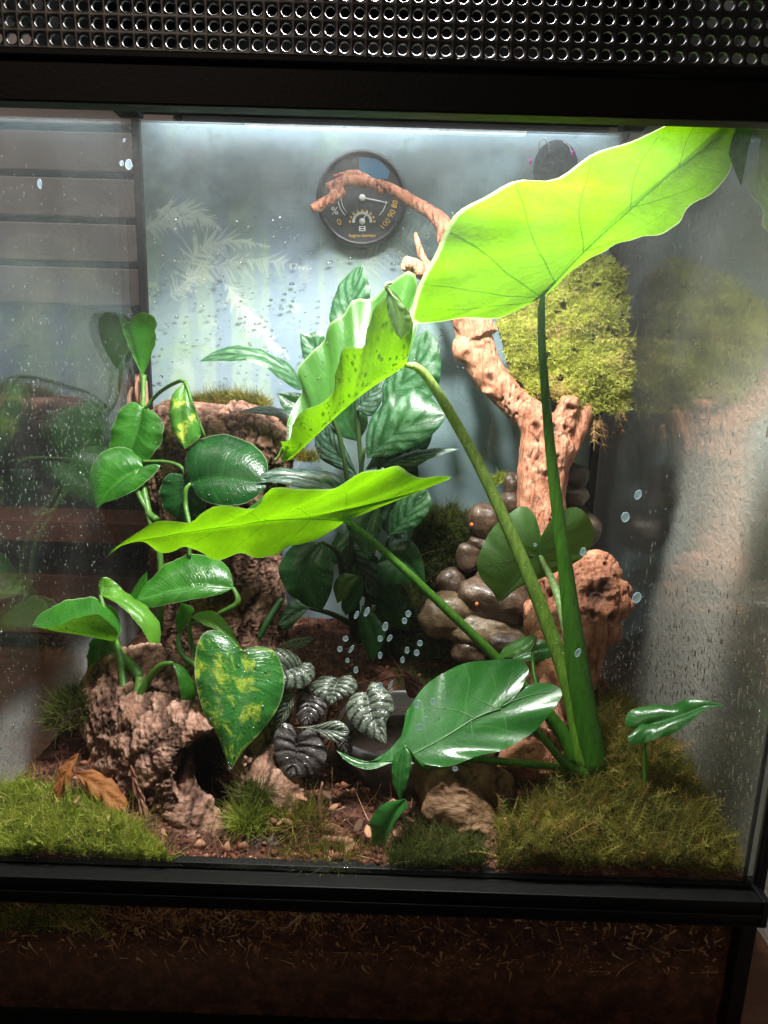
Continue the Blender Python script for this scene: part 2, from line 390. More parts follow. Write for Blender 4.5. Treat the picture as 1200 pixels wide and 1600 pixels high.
# sill rail of the door: a body with two raised ribs along it
b = MB().box(-HW-.6, HW+.15, -.9, .95, -1.62, -.35, .08).box(-HW-.6, HW+.15, -1.0, -.2, -.42, -.02, .06)
rail = b.build('door_rail', m_frame, tank)
box('rail_rib', -HW-.6, HW+.15, -1.12, -.95, -.98, -.80, m_frame, rail, .04)
box('rail_rib', -HW-.6, HW+.15, -1.05, -.95, -1.62, -1.5, m_frame, rail, .03)
box('rail_track', -HW-.6, HW+.1, .42, .95, -.36, .06, m_frame, rail, .04)
box('rail_end_cap', HW+.16, HW+.62, -1.02, .98, -1.70, .02, m_frame, rail, .1)
# upright trims
box('corner_post', HW+.42, HW+.78, -.05, .7, -1.6, ZT, m_frame, tank, .05)
box('corner_post', HW-.35, HW+.55, -.35, .7, ZB, -1.72, m_frame, tank, .05)
box('corner_post', -HW-.95, -HW-.42, -.05, .7, ZB, ZT, m_frame, tank, .05)
box('silicone_bead', -HW+.01, -HW+.85, D-.35, D-.01, ZB, ZT, m_sil, tank, .1)
box('silicone_bead', HW-.85, HW-.01, D-.35, D-.01, ZB, ZT, m_sil, tank, .1)
box('silicone_bead', HW-.22, HW-.02, .40, .56, .1, ZF, m_sil, tank, .03)
# head of the frame, two stepped bars
box('top_frame', -HW-.9, HW+.9, -.35, .6, ZF-.25, ZF+1.35, m_frame, tank, .07)
box('top_frame', -HW-.9, HW+.9, -.62, .9, ZF+1.40, ZV-.02, m_frame, tank, .09)
box('base_tray', -HW-.9, HW+.9, -.7, D+1.2, ZB-.6, ZB, m_frame, tank, .1)
# lid ring round the mesh opening
lid = MB().box(-HW-.9, HW+.9, -.6, 2.0, ZT, ZT+1.2, .08).box(-HW-.9, HW+.9, D-.2, D+1.4, ZT+.9, ZT+1.9, .08).box(-HW-.9, -HW+1.2, 2.02, D-.22, ZT, ZT+1.2, .08).box(HW-1.2, HW+.9, 2.02, D-.22, ZT, ZT+1.2, .08)
lid.build('lid_frame', m_frame, tank)

hood = thing('lamp_hood', 'black lamp hood above the perforated strip, its dark inside showing through the holes', 'lamp hood', (0, 18, ZT+1.9))
hb = MB().box(-HW-.8, HW+.8, -.1, 35.6, ZT+13, ZT+13.4, .05).box(-HW-.8, HW+.8, -.2, .1, ZT+4.5, ZT+12.98, .05).box(-HW-.8, HW+.8, 35.2, 35.6, ZT+1.95, ZT+12.98, .05).box(-HW-.8, -HW-.4, .12, 35.18, ZT+1.25, ZT+12.98, .05).box(HW+.4, HW+.8, .12, 35.18, ZT+1.25, ZT+12.98, .05)
hb.build('shell', m_frame, hood)

# perforated ventilation strip: a real sheet with round holes that have a rolled rim
def vent():
    px_, pz, r, th = .614, .655, .225, .17
    x0 = -HW-.6; z0 = ZV; ncol = int((2*HW+1.2)/px_)+1; nrow = 19
    K = 12; ang = np.arange(K)*2*np.pi/K+np.pi/K
    sq = np.stack([np.cos(ang), np.sin(ang)], 1); sq = sq/np.abs(sq).max(1)[:, None]
    V = []; F = []; n = 0
    for j in range(nrow):
        for i in range(ncol):
            cx, cz = x0+(i+.5)*px_, z0+(j+.62)*pz
            rr = r*(1+.02*random.uniform(-1, 1)); cxj, czj = cx+random.uniform(-.006, .006), cz+random.uniform(-.006, .006)
            ci = np.stack([np.cos(ang), np.sin(ang)], 1)
            out = np.stack([cx+sq[:, 0]*px_/2, np.full(K, -.25), cz+sq[:, 1]*pz/2], 1)
            def ring(rad, y): return np.stack([cxj+ci[:, 0]*rad, np.full(K, y), czj+ci[:, 1]*rad], 1)
            V += [out, ring(rr*1.12, -.25), ring(rr, -.22), ring(rr*.97, -.25+th), ring(rr*1.1, -.25+th+.03), out+np.array([0, th, 0])]
            k = np.arange(K); k2 = (k+1) % K
            for s in range(5):
                F.append(np.stack([n+s*K+k, n+s*K+k2, n+(s+1)*K+k2, n+(s+1)*K+k], 1))
            n += 6*K
    return mk('vent_strip', np.vstack(V), np.vstack(F), m_vent, tank, False)
vent()

# ------------------------------------------------------------------ the room around it
b = NB('wall_paint'); n1 = b.noise(190, 3, .6, b.obj(), .3); n2 = b.noise(420, 2, .5, b.obj())
h = b.math('ADD', b.ss(n1, .40, .62), b.math('MULTIPLY', n2, .25))
m_wall = b.done(b.bsdf(color=b.mix(b.noise(12, 3, .5, b.obj()), (.42, .375, .34), (.48, .43, .395)), rough=.75, spec=.25, normal=b.bump(h, .5, .001)))
def wall():
    nu, nv = 300, 330
    y = np.linspace(-14, 75, nu+1); z = np.linspace(-13.2, 75, nv+1); Y, Z = np.meshgrid(y, z, indexing='ij')
    q = np.stack([Y*1.2, Z*1.2, 0*Y], -1); r = sstep(-.05, .3, noise(q)+.4*noise(q*2.3))
    X = 30.5+.02*Y-.03*r
    return mk('wall', np.stack([X, Y, Z], -1).reshape(-1, 3), grid_faces(nu, nv), m_wall, None, True, kind='structure')
wall()
b = NB('dark_wood'); w = b.noise(1, 5, .6, b.n('Mapping', {0: b.obj(), 3: (12, 90, 120)}).outputs[0], .6)
m_wood = b.done(b.bsdf(color=b.ramp(w, [(.25, (.045, .016, .008)), (.6, (.11, .042, .02)), (.8, (.15, .065, .03))]), rough=.45, normal=b.bump(w, .2, .0006)))
tag(box('skirting_board', 29.3, 31.6, -20, 75, -22, -13.22, m_wood, None, .25), kind='structure')
tag(box('table_top', -90, 29.2, -6, 70, -14.4, ZB-.62, m_wood, None, .3), 'dark brown wooden top that the terrarium stands on', 'table')
# slatted cupboard seen through the left pane, beyond the back of the tank
m_cup = plain('cupboard_paint', (.24, .185, .175), .55, .4, 0, .08, 60, .1)
m_gap = plain('cupboard_gap', (.02, .02, .02), .7, .2)
m_shelf = plain('cupboard_shelf', (.10, .035, .02), .5, .4, 0, .3, 40, .2)
cz0 = P(100, 199, 52)[2]; cpitch = P(100, 199, 52)[2]-P(100, 272, 52)[2]; cgap = .75
cup = thing('cupboard', 'dim grey brown slatted cupboard seen through the left pane', 'cupboard', (-45, 52, -8))
box('back_board', -75, -23.6, 53.2, 54.5, -12, 60, m_gap, cup, .05)
k = 0; ztop = cz0-cgap/2+2*cpitch
for i in range(7):
    zhi = cz0-cgap/2-(i-2)*cpitch; zlo = zhi-cpitch+cgap
    if i < 6: box('slat', -75, -23.9, 52, 53.1, zlo, zhi, m_cup, cup, .12)
box('shelf', -75, -23.9, 46, 53.1, 5.5, 8.2, m_shelf, cup, .15)
box('plinth', -75, -23.9, 50, 53.1, -8, 0, m_shelf, cup, .15)

# ------------------------------------------------------------------ printed jungle backdrop behind the back pane
def backdrop():
    nu, nv = 420, 500
    x = np.linspace(-HW+.05, HW-.05, nu+1); z = np.linspace(-6, ZT, nv+1); X, Z = np.meshgrid(x, z, indexing='ij')
    q = np.stack([X, np.full_like(X, D+.6), Z], -1); d = q-CAM; zz = d@FW
    px = 600+FPX*(d@RT)/zz; py = 800-FPX*(d@UP)/zz
    c = lambda *a: np.array(a, float)
    n = lambda s, k=0, o=4: fbm(np.stack([px/s+k, py/s, 0*px+k], -1), o)
    def lay(C, col, a): return C*(1-a[..., None])+col*a[..., None]
    C = np.ones(px.shape+(3,))*c(.30, .42, .46)
    C = lay(C, c(.44, .58, .56), sstep(260, 470, py)*sstep(760, 380, px)*(.75+.5*n(90, 1)))
    C = lay(C, c(.80, .86, .74), np.clip(sstep(.0, .35, n(70, 5))*sstep(330, 430, py)*sstep(420, 250, px), 0, 1)*.35)
    C = lay(C, c(.42, .62, .36), sstep(.05, .4, n(60, 9))*.55*sstep(700, 500, px))
    C = lay(C, c(.20, .32, .38), sstep(560, 700, px+.12*(py-500)+50*n(120, 3))*.85)
    C = lay(C, c(.30, .44, .50), sstep(.05, .4, n(50, 31))*.5*sstep(640, 760, px))
    # trunks in the mist
    for cx, w, lean, a in ((262, 20, -.12, .45), (348, 13, .02, .75), (402, 7, -.03, .35), (443, 24, .02, .85), (478, 22, .01, .8), (515, 10, 0, .5), (610, 16, .03, .45), (300, 8, .1, .4)):
        dx = (px-cx-lean*(py-480)+5*noise(np.stack([0*px, py/60, px*0+cx], -1)))/w
        C = lay(C, c(.28, .38, .60), sstep(1.15, .75, np.abs(dx))*a*(sstep(250, 400, py)*.8+.2))
    # shade of the upper back painted in as dark blotches, top band spared
    C = lay(C, c(.07, .10, .105), sstep(-.25, .45, n(110, 12)+.25)*sstep(400, 290, py)*sstep(195, 240, py)*.85)
    C = lay(C, c(.10, .17, .13), sstep(.1, .35, n(34, 22))*.5*sstep(430, 330, py))
    # fronds: arching ribs with hanging leaflets
    def frond(p0, p1, p2, ln, col, a, dirn=1):
        nonlocal C
        t = np.linspace(0, 1, 46); p0, p1, p2 = map(np.array, (p0, p1, p2))
        cv = (1-t)[:, None]**2*p0+2*(t*(1-t))[:, None]*p1+t[:, None]**2*p2
        tg = np.gradient(cv, axis=0); M = np.zeros(px.shape)
        x0, x1 = cv[:, 0].min()-ln-5, cv[:, 0].max()+ln+5; y0, y1 = cv[:, 1].min()-ln-5, cv[:, 1].max()+ln+8
        sel = (px > x0) & (px < x1) & (py > y0) & (py < y1); qx, qy = px[sel], py[sel]; mm = np.zeros(qx.shape)
        for i in range(2, 46):
            g = tg[i]/np.linalg.norm(tg[i]); L = ln*math.sin(math.pi*min(1, .15+.85*t[i]))*(.8+.4*random.random())+4
            for s in (-1, 1):
                if random.random() < .25: continue
                L = L*random.uniform(.6, 1.15); dv = np.array([-g[1]*s, g[0]*s])*random.uniform(.5, .9)+g*random.uniform(.35, .9)+np.array([random.uniform(-.15, .15), random.uniform(.15, .75)]); dv /= np.linalg.norm(dv)
                rx, ry = qx-cv[i, 0], qy-cv[i, 1]; al = rx*dv[0]+ry*dv[1]; ac = np.abs(rx*dv[1]-ry*dv[0])
                wd = 1.9*(1-np.clip(al/L, 0, 1))+.3
                mm = np.maximum(mm, sstep(wd*1.7, 0, ac+.0)*((al > -1) & (al < L))*sstep(L, L*.6, al)*random.uniform(.5, 1))
        M[sel] = mm; C = lay(C, np.array(col), M*a)
    pale = (.92, .95, .84); blue = (.24, .33, .48); grn = (.40, .58, .34)
    frond((300, 470), (270, 350), (420, 385), 46, pale, .75); frond((300, 470), (250, 400), (232, 500), 40, blue, .6)
    frond((262, 470), (330, 380), (480, 420), 42, pale, .65); frond((350, 440), (390, 500), (450, 560), 34, pale, .7)
    frond((240, 330), (300, 315), (345, 360), 36, pale, .6); frond((225, 360), (265, 330), (300, 350), 30, pale, .55)
    frond((560, 420), (610, 380), (690, 350), 44, pale, .35); frond((500, 560), (450, 480), (430, 400), 36, grn, .45)
    frond((240, 560), (300, 520), (360, 570), 30, grn, .6); frond((620, 440), (660, 400), (760, 420), 50, blue, .4)
    frond((640, 700), (700, 600), (780, 590), 40, (.34, .5, .55), .5)
    C = lay(C, c(.75, .80, .55), sstep(.22, .42, n(38, 44))*sstep(560, 380, px)*.5*sstep(380, 450, py))
    g_ = C.mean(-1, keepdims=True); C = np.clip((C*.7+g_*.3-.35)*1.05+.35, .02, .9)*.85
    o = mk('backdrop', np.stack([X, np.full_like(X, D+.62), Z], -1).reshape(-1, 3), grid_faces(nu, nv), m_print, None)
    ca = o.data.color_attributes.new('print', 'FLOAT_COLOR', 'POINT')
    ca.data.foreach_set('color', np.c_[C.reshape(-1, 3), np.ones(C.size//3)].astype(np.float32).ravel())
    return o
b = NB('printed_film'); m_print = b.done(b.bsdf(color=b.n('Attribute', attribute_name='print').outputs['Color'], rough=.6, spec=.2))
bd = backdrop()
tag(bd, 'misty blue green jungle print with palms behind the back pane', 'backdrop')

# ------------------------------------------------------------------ water on the panes
def drops_on(parent, name, places, mat, normal, kind='stuff'):
    """beads on a pane: (centre, half width, half height)"""
    iv, fi = ICO[1]; V = []; F = []; n0 = 0
    ax = {'x': (1, 2, 0), 'y': (0, 2, 1)}[normal[0]]; sg = 1 if normal[1] == '+' else -1
    for c, rw, rh in places:
        q = np.zeros_like(iv); q[:, ax[0]] = iv[:, 0]*rw; q[:, ax[1]] = iv[:, 1]*rh; q[:, ax[2]] = sg*(np.abs(iv[:, 2])*min(rw, rh)*.55)*(iv[:, 2] > -.1)
        V.append(q+c); F.append(fi+n0); n0 += len(iv)
    return mk(name, np.vstack(V), np.vstack(F), mat, parent, True, kind=kind)
r = np.random.default_rng(5); pl = []
for _ in range(900):                                                # back pane
    px, py = r.uniform(205, 730), r.uniform(330, 640)
    if r.random() > .25+.75*float(np.exp(-((py-500)/110)**2)): continue
    s = .05+.13*r.random()**3; c = P(px, py, D-.01); pl.append((c, s*(1+.7*r.random()), s))
drops_on(back, 'water_drops', pl[::3], m_water, 'y-'); drops_on(back, 'water_drops', [q for i, q in enumerate(pl) if i % 3], m_dew, 'y-')
pl = []
for _ in range(9000):                                               # left pane: fine mist of beads
    y, z = r.uniform(.8, 33), r.uniform(0, 44); q = proj((-HW, y, z))
    if q[0] < -6: continue
    w = float(fbm(np.array([[y*.16, z*.16, 2.0]]), 3)[0]); dn = .12+.88*math.exp(-((q[1]-720)/170)**2)+.35*(q[1] > 980)
    if r.random() > dn*(.5+1.2*max(0, w+.3)): continue
    s = .028+.05*r.random()**2.5; pl.append((np.array([-HW+.005, y, z]), s, s*(1.1+1.6*r.random())))
drops_on(left, 'water_drops', pl, m_dew, 'x+')
pl = []
for _ in range(7000):                                               # right pane: short runs, densest low down
    y, z = r.uniform(.8, 31), r.uniform(-.5, 40); q = proj((HW, y, z))
    if q[0] > 1206: continue
    w = float(fbm(np.array([[y*.2, z*.2, 7.0]]), 3)[0]); dn = .06+.94*sstep(820, 1060, q[1])
    if r.random() > dn*(.55+1.0*max(0, w+.3)): continue
    s = .035+.06*r.random()**2; pl.append((np.array([HW-.005, y, z]), s, s*(1.4+3.2*r.random()**1.5)))
drops_on(right, 'water_drops', pl, m_water, 'x-')
# clear blue-grey drops on the outside of the door, each one its own piece
b = NB('cloudy_drop'); lw = b.n('LayerWeight', {'Blend': .5}).outputs['Facing']; m_cloud = b.done(b.n('MixShader', {0: b.ss(lw, .0, .6, .80, .34), 1: b.n('MixShader', {0: .75, 1: b.bsdf(color=(.50, .62, .72), rough=.3, spec=.5), 2: b.n('BsdfTranslucent', {'Color': (.70, .84, .95)}).outputs[0]}).outputs[0], 2: b.n('BsdfTransparent', {'Color': (.9, .94, .97)}).outputs[0]}).outputs[0])
dp = [(573, 956, 4, 7, .4), (557, 961, 3, 6, .4), (602, 979, 5, 6.5, .2), (638, 959, 4, 6, .1), (632, 970, 4, 4.5, 0), (609, 997, 4, 6.5, .5), (594, 998, 4, 5, 0), (540, 998, 4, 5, .2), (531, 1014, 4.5, 5.5, .1), (549, 1014, 3, 6.5, .5), (594, 1024, 4, 5, 0), (543, 1032, 3, 4, 0), (656, 1005, 5, 6, .1), (636, 1016, 4.5, 5, 0), (651, 1020, 4, 4.5, 0), (629, 1031, 4, 4.5, 0), (556, 1047, 4, 6, 0), (593, 1072, 5, 6, .2), (677, 1096, 5, 6, 0), (665, 1124, 5, 6, 0), (656, 1136, 6.5, 6.5, 0), (652, 1100, 6, 8, .4), (610, 1070, 3, 7, .4), (711, 1201, 5, 5.5, 0), (977, 808, 8.5, 8, .1), (997, 773, 7, 8, .3), (911, 862, 6, 7, .2), (995, 934, 7, 9, .2), (903, 1020, 5, 7, .3), (201, 257, 5, 7, 0), (190, 255, 3, 3.5, 0), (62, 287, 4, 7, 0), (194, 219, 2.6, 2.6, 0), (836, 851, 3, 3, 0)]
mesh0 = None
iv, fi = ICO[2]
for i, (px, py, a, h_, tl) in enumerate(dp):
    c = P(px, py, -.004); sc = (c-CAM)@FW/FPX; ct, st = math.cos(tl), math.sin(tl)
    a *= random.uniform(.8, 1.15); h_ *= random.uniform(.85, 1.2)
    q = np.stack([iv[:, 0]*a*sc*(1+.18*noise(iv*1.3+i)), np.where(iv[:, 2] > 0, -iv[:, 2]*a*sc*.32, 0), iv[:, 1]*h_*sc], 1)
    q = np.stack([q[:, 0]*ct+q[:, 2]*st, q[:, 1], -q[:, 0]*st+q[:, 2]*ct], 1)+c
    mk('water_drop', q, fi, m_cloud, door, True)
# ------------------------------------------------------------------ soil
b = NB('soil_mat'); n1 = b.noise(140, 6, .7, b.obj()); n2 = b.noise(600, 4, .7, b.obj())
c = b.ramp(n1, [(.3, (.016, .007, .004)), (.48, (.075, .028, .017)), (.66, (.19, .075, .045)), (.85, (.32, .16, .10))])
m_soil = b.done(b.bsdf(color=c, rough=.8, spec=.3, normal=b.bump(b.math('ADD', n1, b.math('MULTIPLY', n2, .5)), 1.0, .003)))
def ground_z(x, y):
    x, y = np.asarray(x, float), np.asarray(y, float)
    z = -.15+0*x
    z = z+.55*fbm(np.stack([x*.28, y*.28, 0*x], -1), 3)+.28*fbm(np.stack([x*1.3, y*1.3, 0*x+5], -1), 3)
    z = z+2.1*np.exp(-((x-19)/6)**2-((y-10)/6)**2)+.7*np.exp(-((x-13)/7)**2-((y-4)/5)**2)   # mound at the right
    z = z+1.1*np.exp(-((x+15)/5)**2-((y-7)/5)**2)
    z = z+1.6*sstep(18, 33, y)*sstep(20, 6, x)
    z = z-1.0*np.exp(-((x-4)/7)**4-((y-13.5)/6)**4)
    z = np.minimum(z, .25+.45*np.clip(y-.4, 0, 60)+.4*noise(np.stack([x*.8, y*.8, 0*x], -1)))
    return z
def soil():
    nx, ny = 190, 150
    x = np.linspace(-HW+.06, HW-.06, nx+1); y = .47+(34.6-.47)*np.linspace(0, 1, ny+1)**1.15
    X, Y = np.meshgrid(x, y, indexing='ij'); Z = ground_z(X, Y)
    V = [np.stack([X, Y, Z], -1).reshape(-1, 3)]; F = [grid_faces(nx, ny)]
    nz = 40; z = np.linspace(0, 1, nz+1); XX, T = np.meshgrid(x, z, indexing='ij')
    Zt = Z[:, :1]; ZZ = Zt+(ZB+.1-Zt)*T; YY = .47+.10*np.abs(fbm(np.stack([XX*.9, ZZ*.9, 0*XX], -1), 4))*sstep(0, .05, T)
    V.append(np.stack([XX, YY, ZZ], -1).reshape(-1, 3)); F.append(grid_faces(nx, nz)+len(V[0]))
    return mk('soil', np.vstack(V), np.vstack(F), m_soil, None, True, kind='structure')
soil()
def keep_inside(o, y0=.44, y1=34.7):
    """strands pressed against the panes stay inside the glass"""
    v = np.zeros(len(o.data.vertices)*3, np.float32); o.data.vertices.foreach_get('co', v); v = v.reshape(-1, 3); f = BASE[o.name]*S
    v[:, 0] = np.clip(v[:, 0], (-HW+.05)*S-f[0], (HW-.05)*S-f[0]); v[:, 1] = np.clip(v[:, 1], y0*S-f[1], y1*S-f[1])
    o.data.vertices.foreach_set('co', v.ravel()); o.data.update(); return o
def tint_mat(name, stops, rough=.7, tfac=.25, spec=.25):
    b = NB(name); uv = b.n('SeparateXYZ', {0: b.uv()})
    c = b.ramp(uv.outputs[0], stops); c = b.mix(b.ss(uv.outputs[1], 0, 1, .0, .5), c, b.mix(.5, c, (.35, .33, .12)) if name.startswith('moss') else c)
    p = b.bsdf(color=c, rough=rough, spec=spec); t = b.n('BsdfTranslucent', {'Color': c}).outputs[0]
    return b.done(b.n('MixShader', {0: tfac, 1: p, 2: t}).outputs[0])
m_fibre = tint_mat('fibre', [(0, (.03, .011, .007)), (.4, (.15, .052, .03)), (.75, (.32, .13, .075)), (1, (.52, .30, .19))], .7, .12)
def blades(name, base, nrm, length, width, spread, m, parent=None, bend=.5, side=0, seed=0, tint=None, seg=2, kind='stuff', label=None):
    """many thin curved blades (with optional side leaflets), joined"""
    r = np.random.default_rng(seed); N = len(base); base = np.asarray(base); nrm = np.asarray(nrm, float)
    L = length*(.55+.9*r.random(N))[:, None]
    d = nrm+spread*r.normal(size=(N, 3)); d /= np.linalg.norm(d, axis=1)[:, None]
    bd = r.normal(size=(N, 3))*bend; w = np.cross(d, r.normal(size=(N, 3))); w /= np.linalg.norm(w, axis=1)[:, None]
    tn = r.random(N) if tint is None else np.clip(tint+.22*r.normal(size=N), 0, 1)
    V = []; F = []; UV = []; n0 = 0
    ts = np.linspace(0, 1, seg+1); cs = [base+d*L*t+bd*L*t*t for t in ts]
    for k, t in enumerate(ts):
        wd = width*(1-t*.85)*.5
        V += [cs[k]-w*wd, cs[k]+w*wd]; UV += [np.stack([tn, np.full(N, t)], 1)]*2
    idx = np.arange(N)
    for k in range(seg):
        a = 2*k*N+idx; F.append(np.stack([a, a+N, a+3*N, a+2*N], 1))
    n0 = 2*(seg+1)*N
    for s in range(side):
        t = .25+.7*(s/max(1, side)); c0 = base+d*L*t+bd*L*t*t
        for sg in (-1, 1):
            e = w*sg+d*.8; e /= np.linalg.norm(e, axis=1)[:, None]; l = L*.42*(1-.5*t)
            V += [c0-d*width*.5, c0+d*width*.5, c0+e*l]; UV += [np.stack([tn, np.full(N, t)], 1)]*3
            F.append(np.stack([n0+idx, n0+N+idx, n0+2*N+idx, n0+2*N+idx], 1)); n0 += 3*N
    V = np.vstack(V); UV = np.vstack(UV); F = np.vstack(F)
    tri = F[:, 2] == F[:, 3]; Q = F[~tri]; F3 = np.vstack([Q[:, [0, 1, 2]], Q[:, [0, 2, 3]], F[tri][:, :3]])
    return mk(name, V, F3, m, parent, False, UV, kind=kind, label=label)
r = np.random.default_rng(21); n = 15000
x, y = r.uniform(-21.8, 21.8, n), .7+33*r.random(n)**1.2
bp = np.stack([x, y, ground_z(x, y)-.03], 1)
tag(keep_inside(blades('coco_fibre', bp, np.tile([0, 0, .45], (n, 1)), .62, .085, .9, m_fibre, bend=.7, seed=3)), 'reddish brown fibres and crumbs of coir over the soil', 'coir', kind='stuff')
n = 5200; iv, fi = ICO[1]; x, y = r.uniform(-21.6, 21.6, n), .8+32*r.random(n)**1.3; sz = .07+.22*r.random(n)**2.2
cv = np.stack([x, y, ground_z(x, y)+sz*.25], 1)[:, None]+iv[None]*sz[:, None, None]*(1+.55*r.normal(size=(n, len(iv), 1)).clip(-1, 1))*r.uniform(.45, 1.25, (n, 1, 3))
tag(mk('soil_crumbs', cv.reshape(-1, 3), (fi[None]+(np.arange(n)*len(iv))[:, None, None]).reshape(-1, 3), m_fibre, None, False, np.repeat(np.stack([r.random(n)**1.3, r.random(n)*.6], 1), len(iv), 0)), 'loose reddish crumbs and scraps of bark strewn over the soil', 'crumbs', kind='stuff')
n = 11000; x = r.uniform(-21.8, 21.8, n); t = r.random(n)**1.6; z = -1.7-5.0*t
keep = (r.random(n) < .18+.8*sstep(-17, -14, x)*sstep(4, -3, x)*sstep(-6, -3, z)); x, z = x[keep], z[keep]
bp = np.stack([x, np.full(len(x), .50), z], 1)
m_sphag = tint_mat('sphagnum', [(0, (.10, .035, .018)), (.35, (.40, .19, .09)), (.75, (.66, .42, .22)), (1, (.75, .60, .40))], .75, .15)
tag(keep_inside(blades('sphagnum', bp, np.tile([0, -.08, -.1], (len(x), 1)), .42, .20, 1.0, m_sphag, bend=.9, side=0, seg=4, seed=8, tint=.45+.6*noise(np.stack([x*.5, z*.5, 0*x], -1))), .395, .50), 'pale brown strands of old sphagnum pressed against the lower pane', 'sphagnum', kind='stuff')

# ------------------------------------------------------------------ moss
MG = [(0, (.03, .045, .005)), (.22, (.13, .20, .018)), (.5, (.30, .40, .04)), (.8, (.50, .56, .08)), (1, (.68, .58, .20))]
MD = [(0, (.012, .018, .004)), (.4, (.04, .065, .010)), (.75, (.10, .14, .02)), (1, (.22, .20, .06))]
MO = [(0, (.03, .028, .006)), (.32, (.095, .098, .013)), (.6, (.22, .215, .03)), (.82, (.42, .38, .07)), (1, (.42, .20, .08))]  # olive darkened so the front right bank reads as shaded
ML = [(0, (.06, .04, .013)), (.16, (.36, .36, .05)), (.5, (.60, .66, .10)), (.82, (.74, .76, .22)), (1, (.80, .62, .34))]
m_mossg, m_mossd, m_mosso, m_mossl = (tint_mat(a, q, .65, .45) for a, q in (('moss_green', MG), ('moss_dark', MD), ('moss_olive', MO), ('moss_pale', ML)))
r = np.random.default_rng(77); n = 2600; x = -22.3+8.5*r.random(n)**1.3; z = -1.7-3.2*r.random(n)**1.5
tag(keep_inside(blades('moss', np.stack([x, np.full(n, .52), z], 1), np.tile([0, -.06, .25], (n, 1)), .9, .09, .6, m_mossg, bend=.4, side=1, seed=78, tint=.45+.5*noise(np.stack([x*.6, z*.6, 0*x], -1))), .395, .5), 'green moss pressed against the lower pane at the left below the rail', 'moss', kind='stuff')
def moss_floor(label, m, poly, n, ln, w, seed, side=2, spread=.55, lift=.0, bend=.45, fronds=0):
    """moss over the soil inside a polygon in x, y (cm)"""
    r = np.random.default_rng(seed); poly = np.array(poly, float); lo, hi = poly.min(0), poly.max(0)
    x, y = r.uniform(lo[0], hi[0], 3*n), r.uniform(lo[1], hi[1], 3*n); ins = np.zeros(3*n, bool); k = len(poly)
    for i in range(k):
        a, b_ = poly[i], poly[(i+1) % k]
        cnd = ((a[1] > y) != (b_[1] > y)) & (x < (b_[0]-a[0])*(y-a[1])/(b_[1]-a[1]+1e-9)+a[0]); ins ^= cnd
    x, y = x[ins][:n], y[ins][:n]
    cl = fbm(np.stack([x*.55, y*.55, 0*x+seed], -1), 3)
    z = ground_z(x, y)-.1+lift*(1+1.2*cl)
    nr = np.stack([1.6*noise(np.stack([x*.4, y*.4, 0*x+seed], -1)), -.35+1.6*noise(np.stack([x*.4, y*.4, 0*x+seed+9], -1)), np.ones(len(x))], 1)
    nr /= np.linalg.norm(nr, axis=1)[:, None]
    o = blades('moss', np.stack([x, y, z], 1), nr, ln, w, spread, m, bend=bend, side=side, seed=seed, tint=.45+.75*cl)
    if fronds:                                                      # longer feathery shoots over the mat, a part of the same moss
        j = r.integers(0, len(x), fronds); f_ = blades('shoots', np.stack([x[j], y[j], z[j]+.1], 1), nr[j]+np.array([0, -.3, .2]), ln*1.25, w*1.5, .6, m, o, bend=.5, side=7, seed=seed+100, tint=np.full(fronds, .72), seg=3)
        a_ = np.zeros(len(f_.data.vertices)*3, np.float32); f_.data.vertices.foreach_get('co', a_); a_ = a_.reshape(-1, 3); of = BASE[o.name]*S
        a_[:, 0] = np.clip(a_[:, 0], (-HW+.05)*S-of[0], (HW-.05)*S-of[0]); a_[:, 1] = np.clip(a_[:, 1], .44*S-of[1], (D-.05)*S-of[1]); f_.data.vertices.foreach_set('co', a_.ravel())
    v = np.zeros(len(o.data.vertices)*3, np.float32); o.data.vertices.foreach_get('co', v); v = v.reshape(-1, 3)
    off = BASE[o.name]*S                                            # keep the strands inside the glass
    v[:, 0] = np.clip(v[:, 0], (-HW+.05)*S-off[0], (HW-.05)*S-off[0]); v[:, 1] = np.clip(v[:, 1], .44*S-off[1], (D-.05)*S-off[1])
    o.data.vertices.foreach_set('co', v.ravel()); o.data.update()
    return tag(o, label, 'moss', None, 'stuff')
moss_floor('bright green moss carpet at the front left behind the door rail', m_mossg, [(-22.3, .5), (-9.6, .5), (-11, 1.8), (-14, 3.5), (-18, 5.5), (-22.3, 6.5)], 9000, .85, .06, 31, side=1, lift=.25, fronds=500)
moss_floor('olive moss bank darkened as if shaded, filling the front right corner', m_mosso, [(8.5, .5), (22.3, .5), (22.3, 20), (19, 19), (16.5, 12), (12.5, 6), (9, 4)], 15000, 1.0, .07, 32, side=2, lift=.45, fronds=1500)
moss_floor('dark green moss tuft at the front centre beside the wood', m_mossd, [(2.5, .5), (8, .5), (7.5, 3), (4.5, 4), (2.6, 2)], 3000, .8, .055, 33, side=1, lift=.4)
moss_floor('dark moss spreading among the stones at the back', m_mossd, [(1, 26), (9, 25), (11, 34), (4, 34.4), (1.5, 31)], 7000, .8, .06, 34, side=1, lift=.7, fronds=500)
moss_floor('small moss patch on the soil below the hanging stems in front of the stones', m_mossd, [(3, 21), (7.5, 20.5), (7, 25), (3, 25)], 2200, .6, .05, 35, side=1)
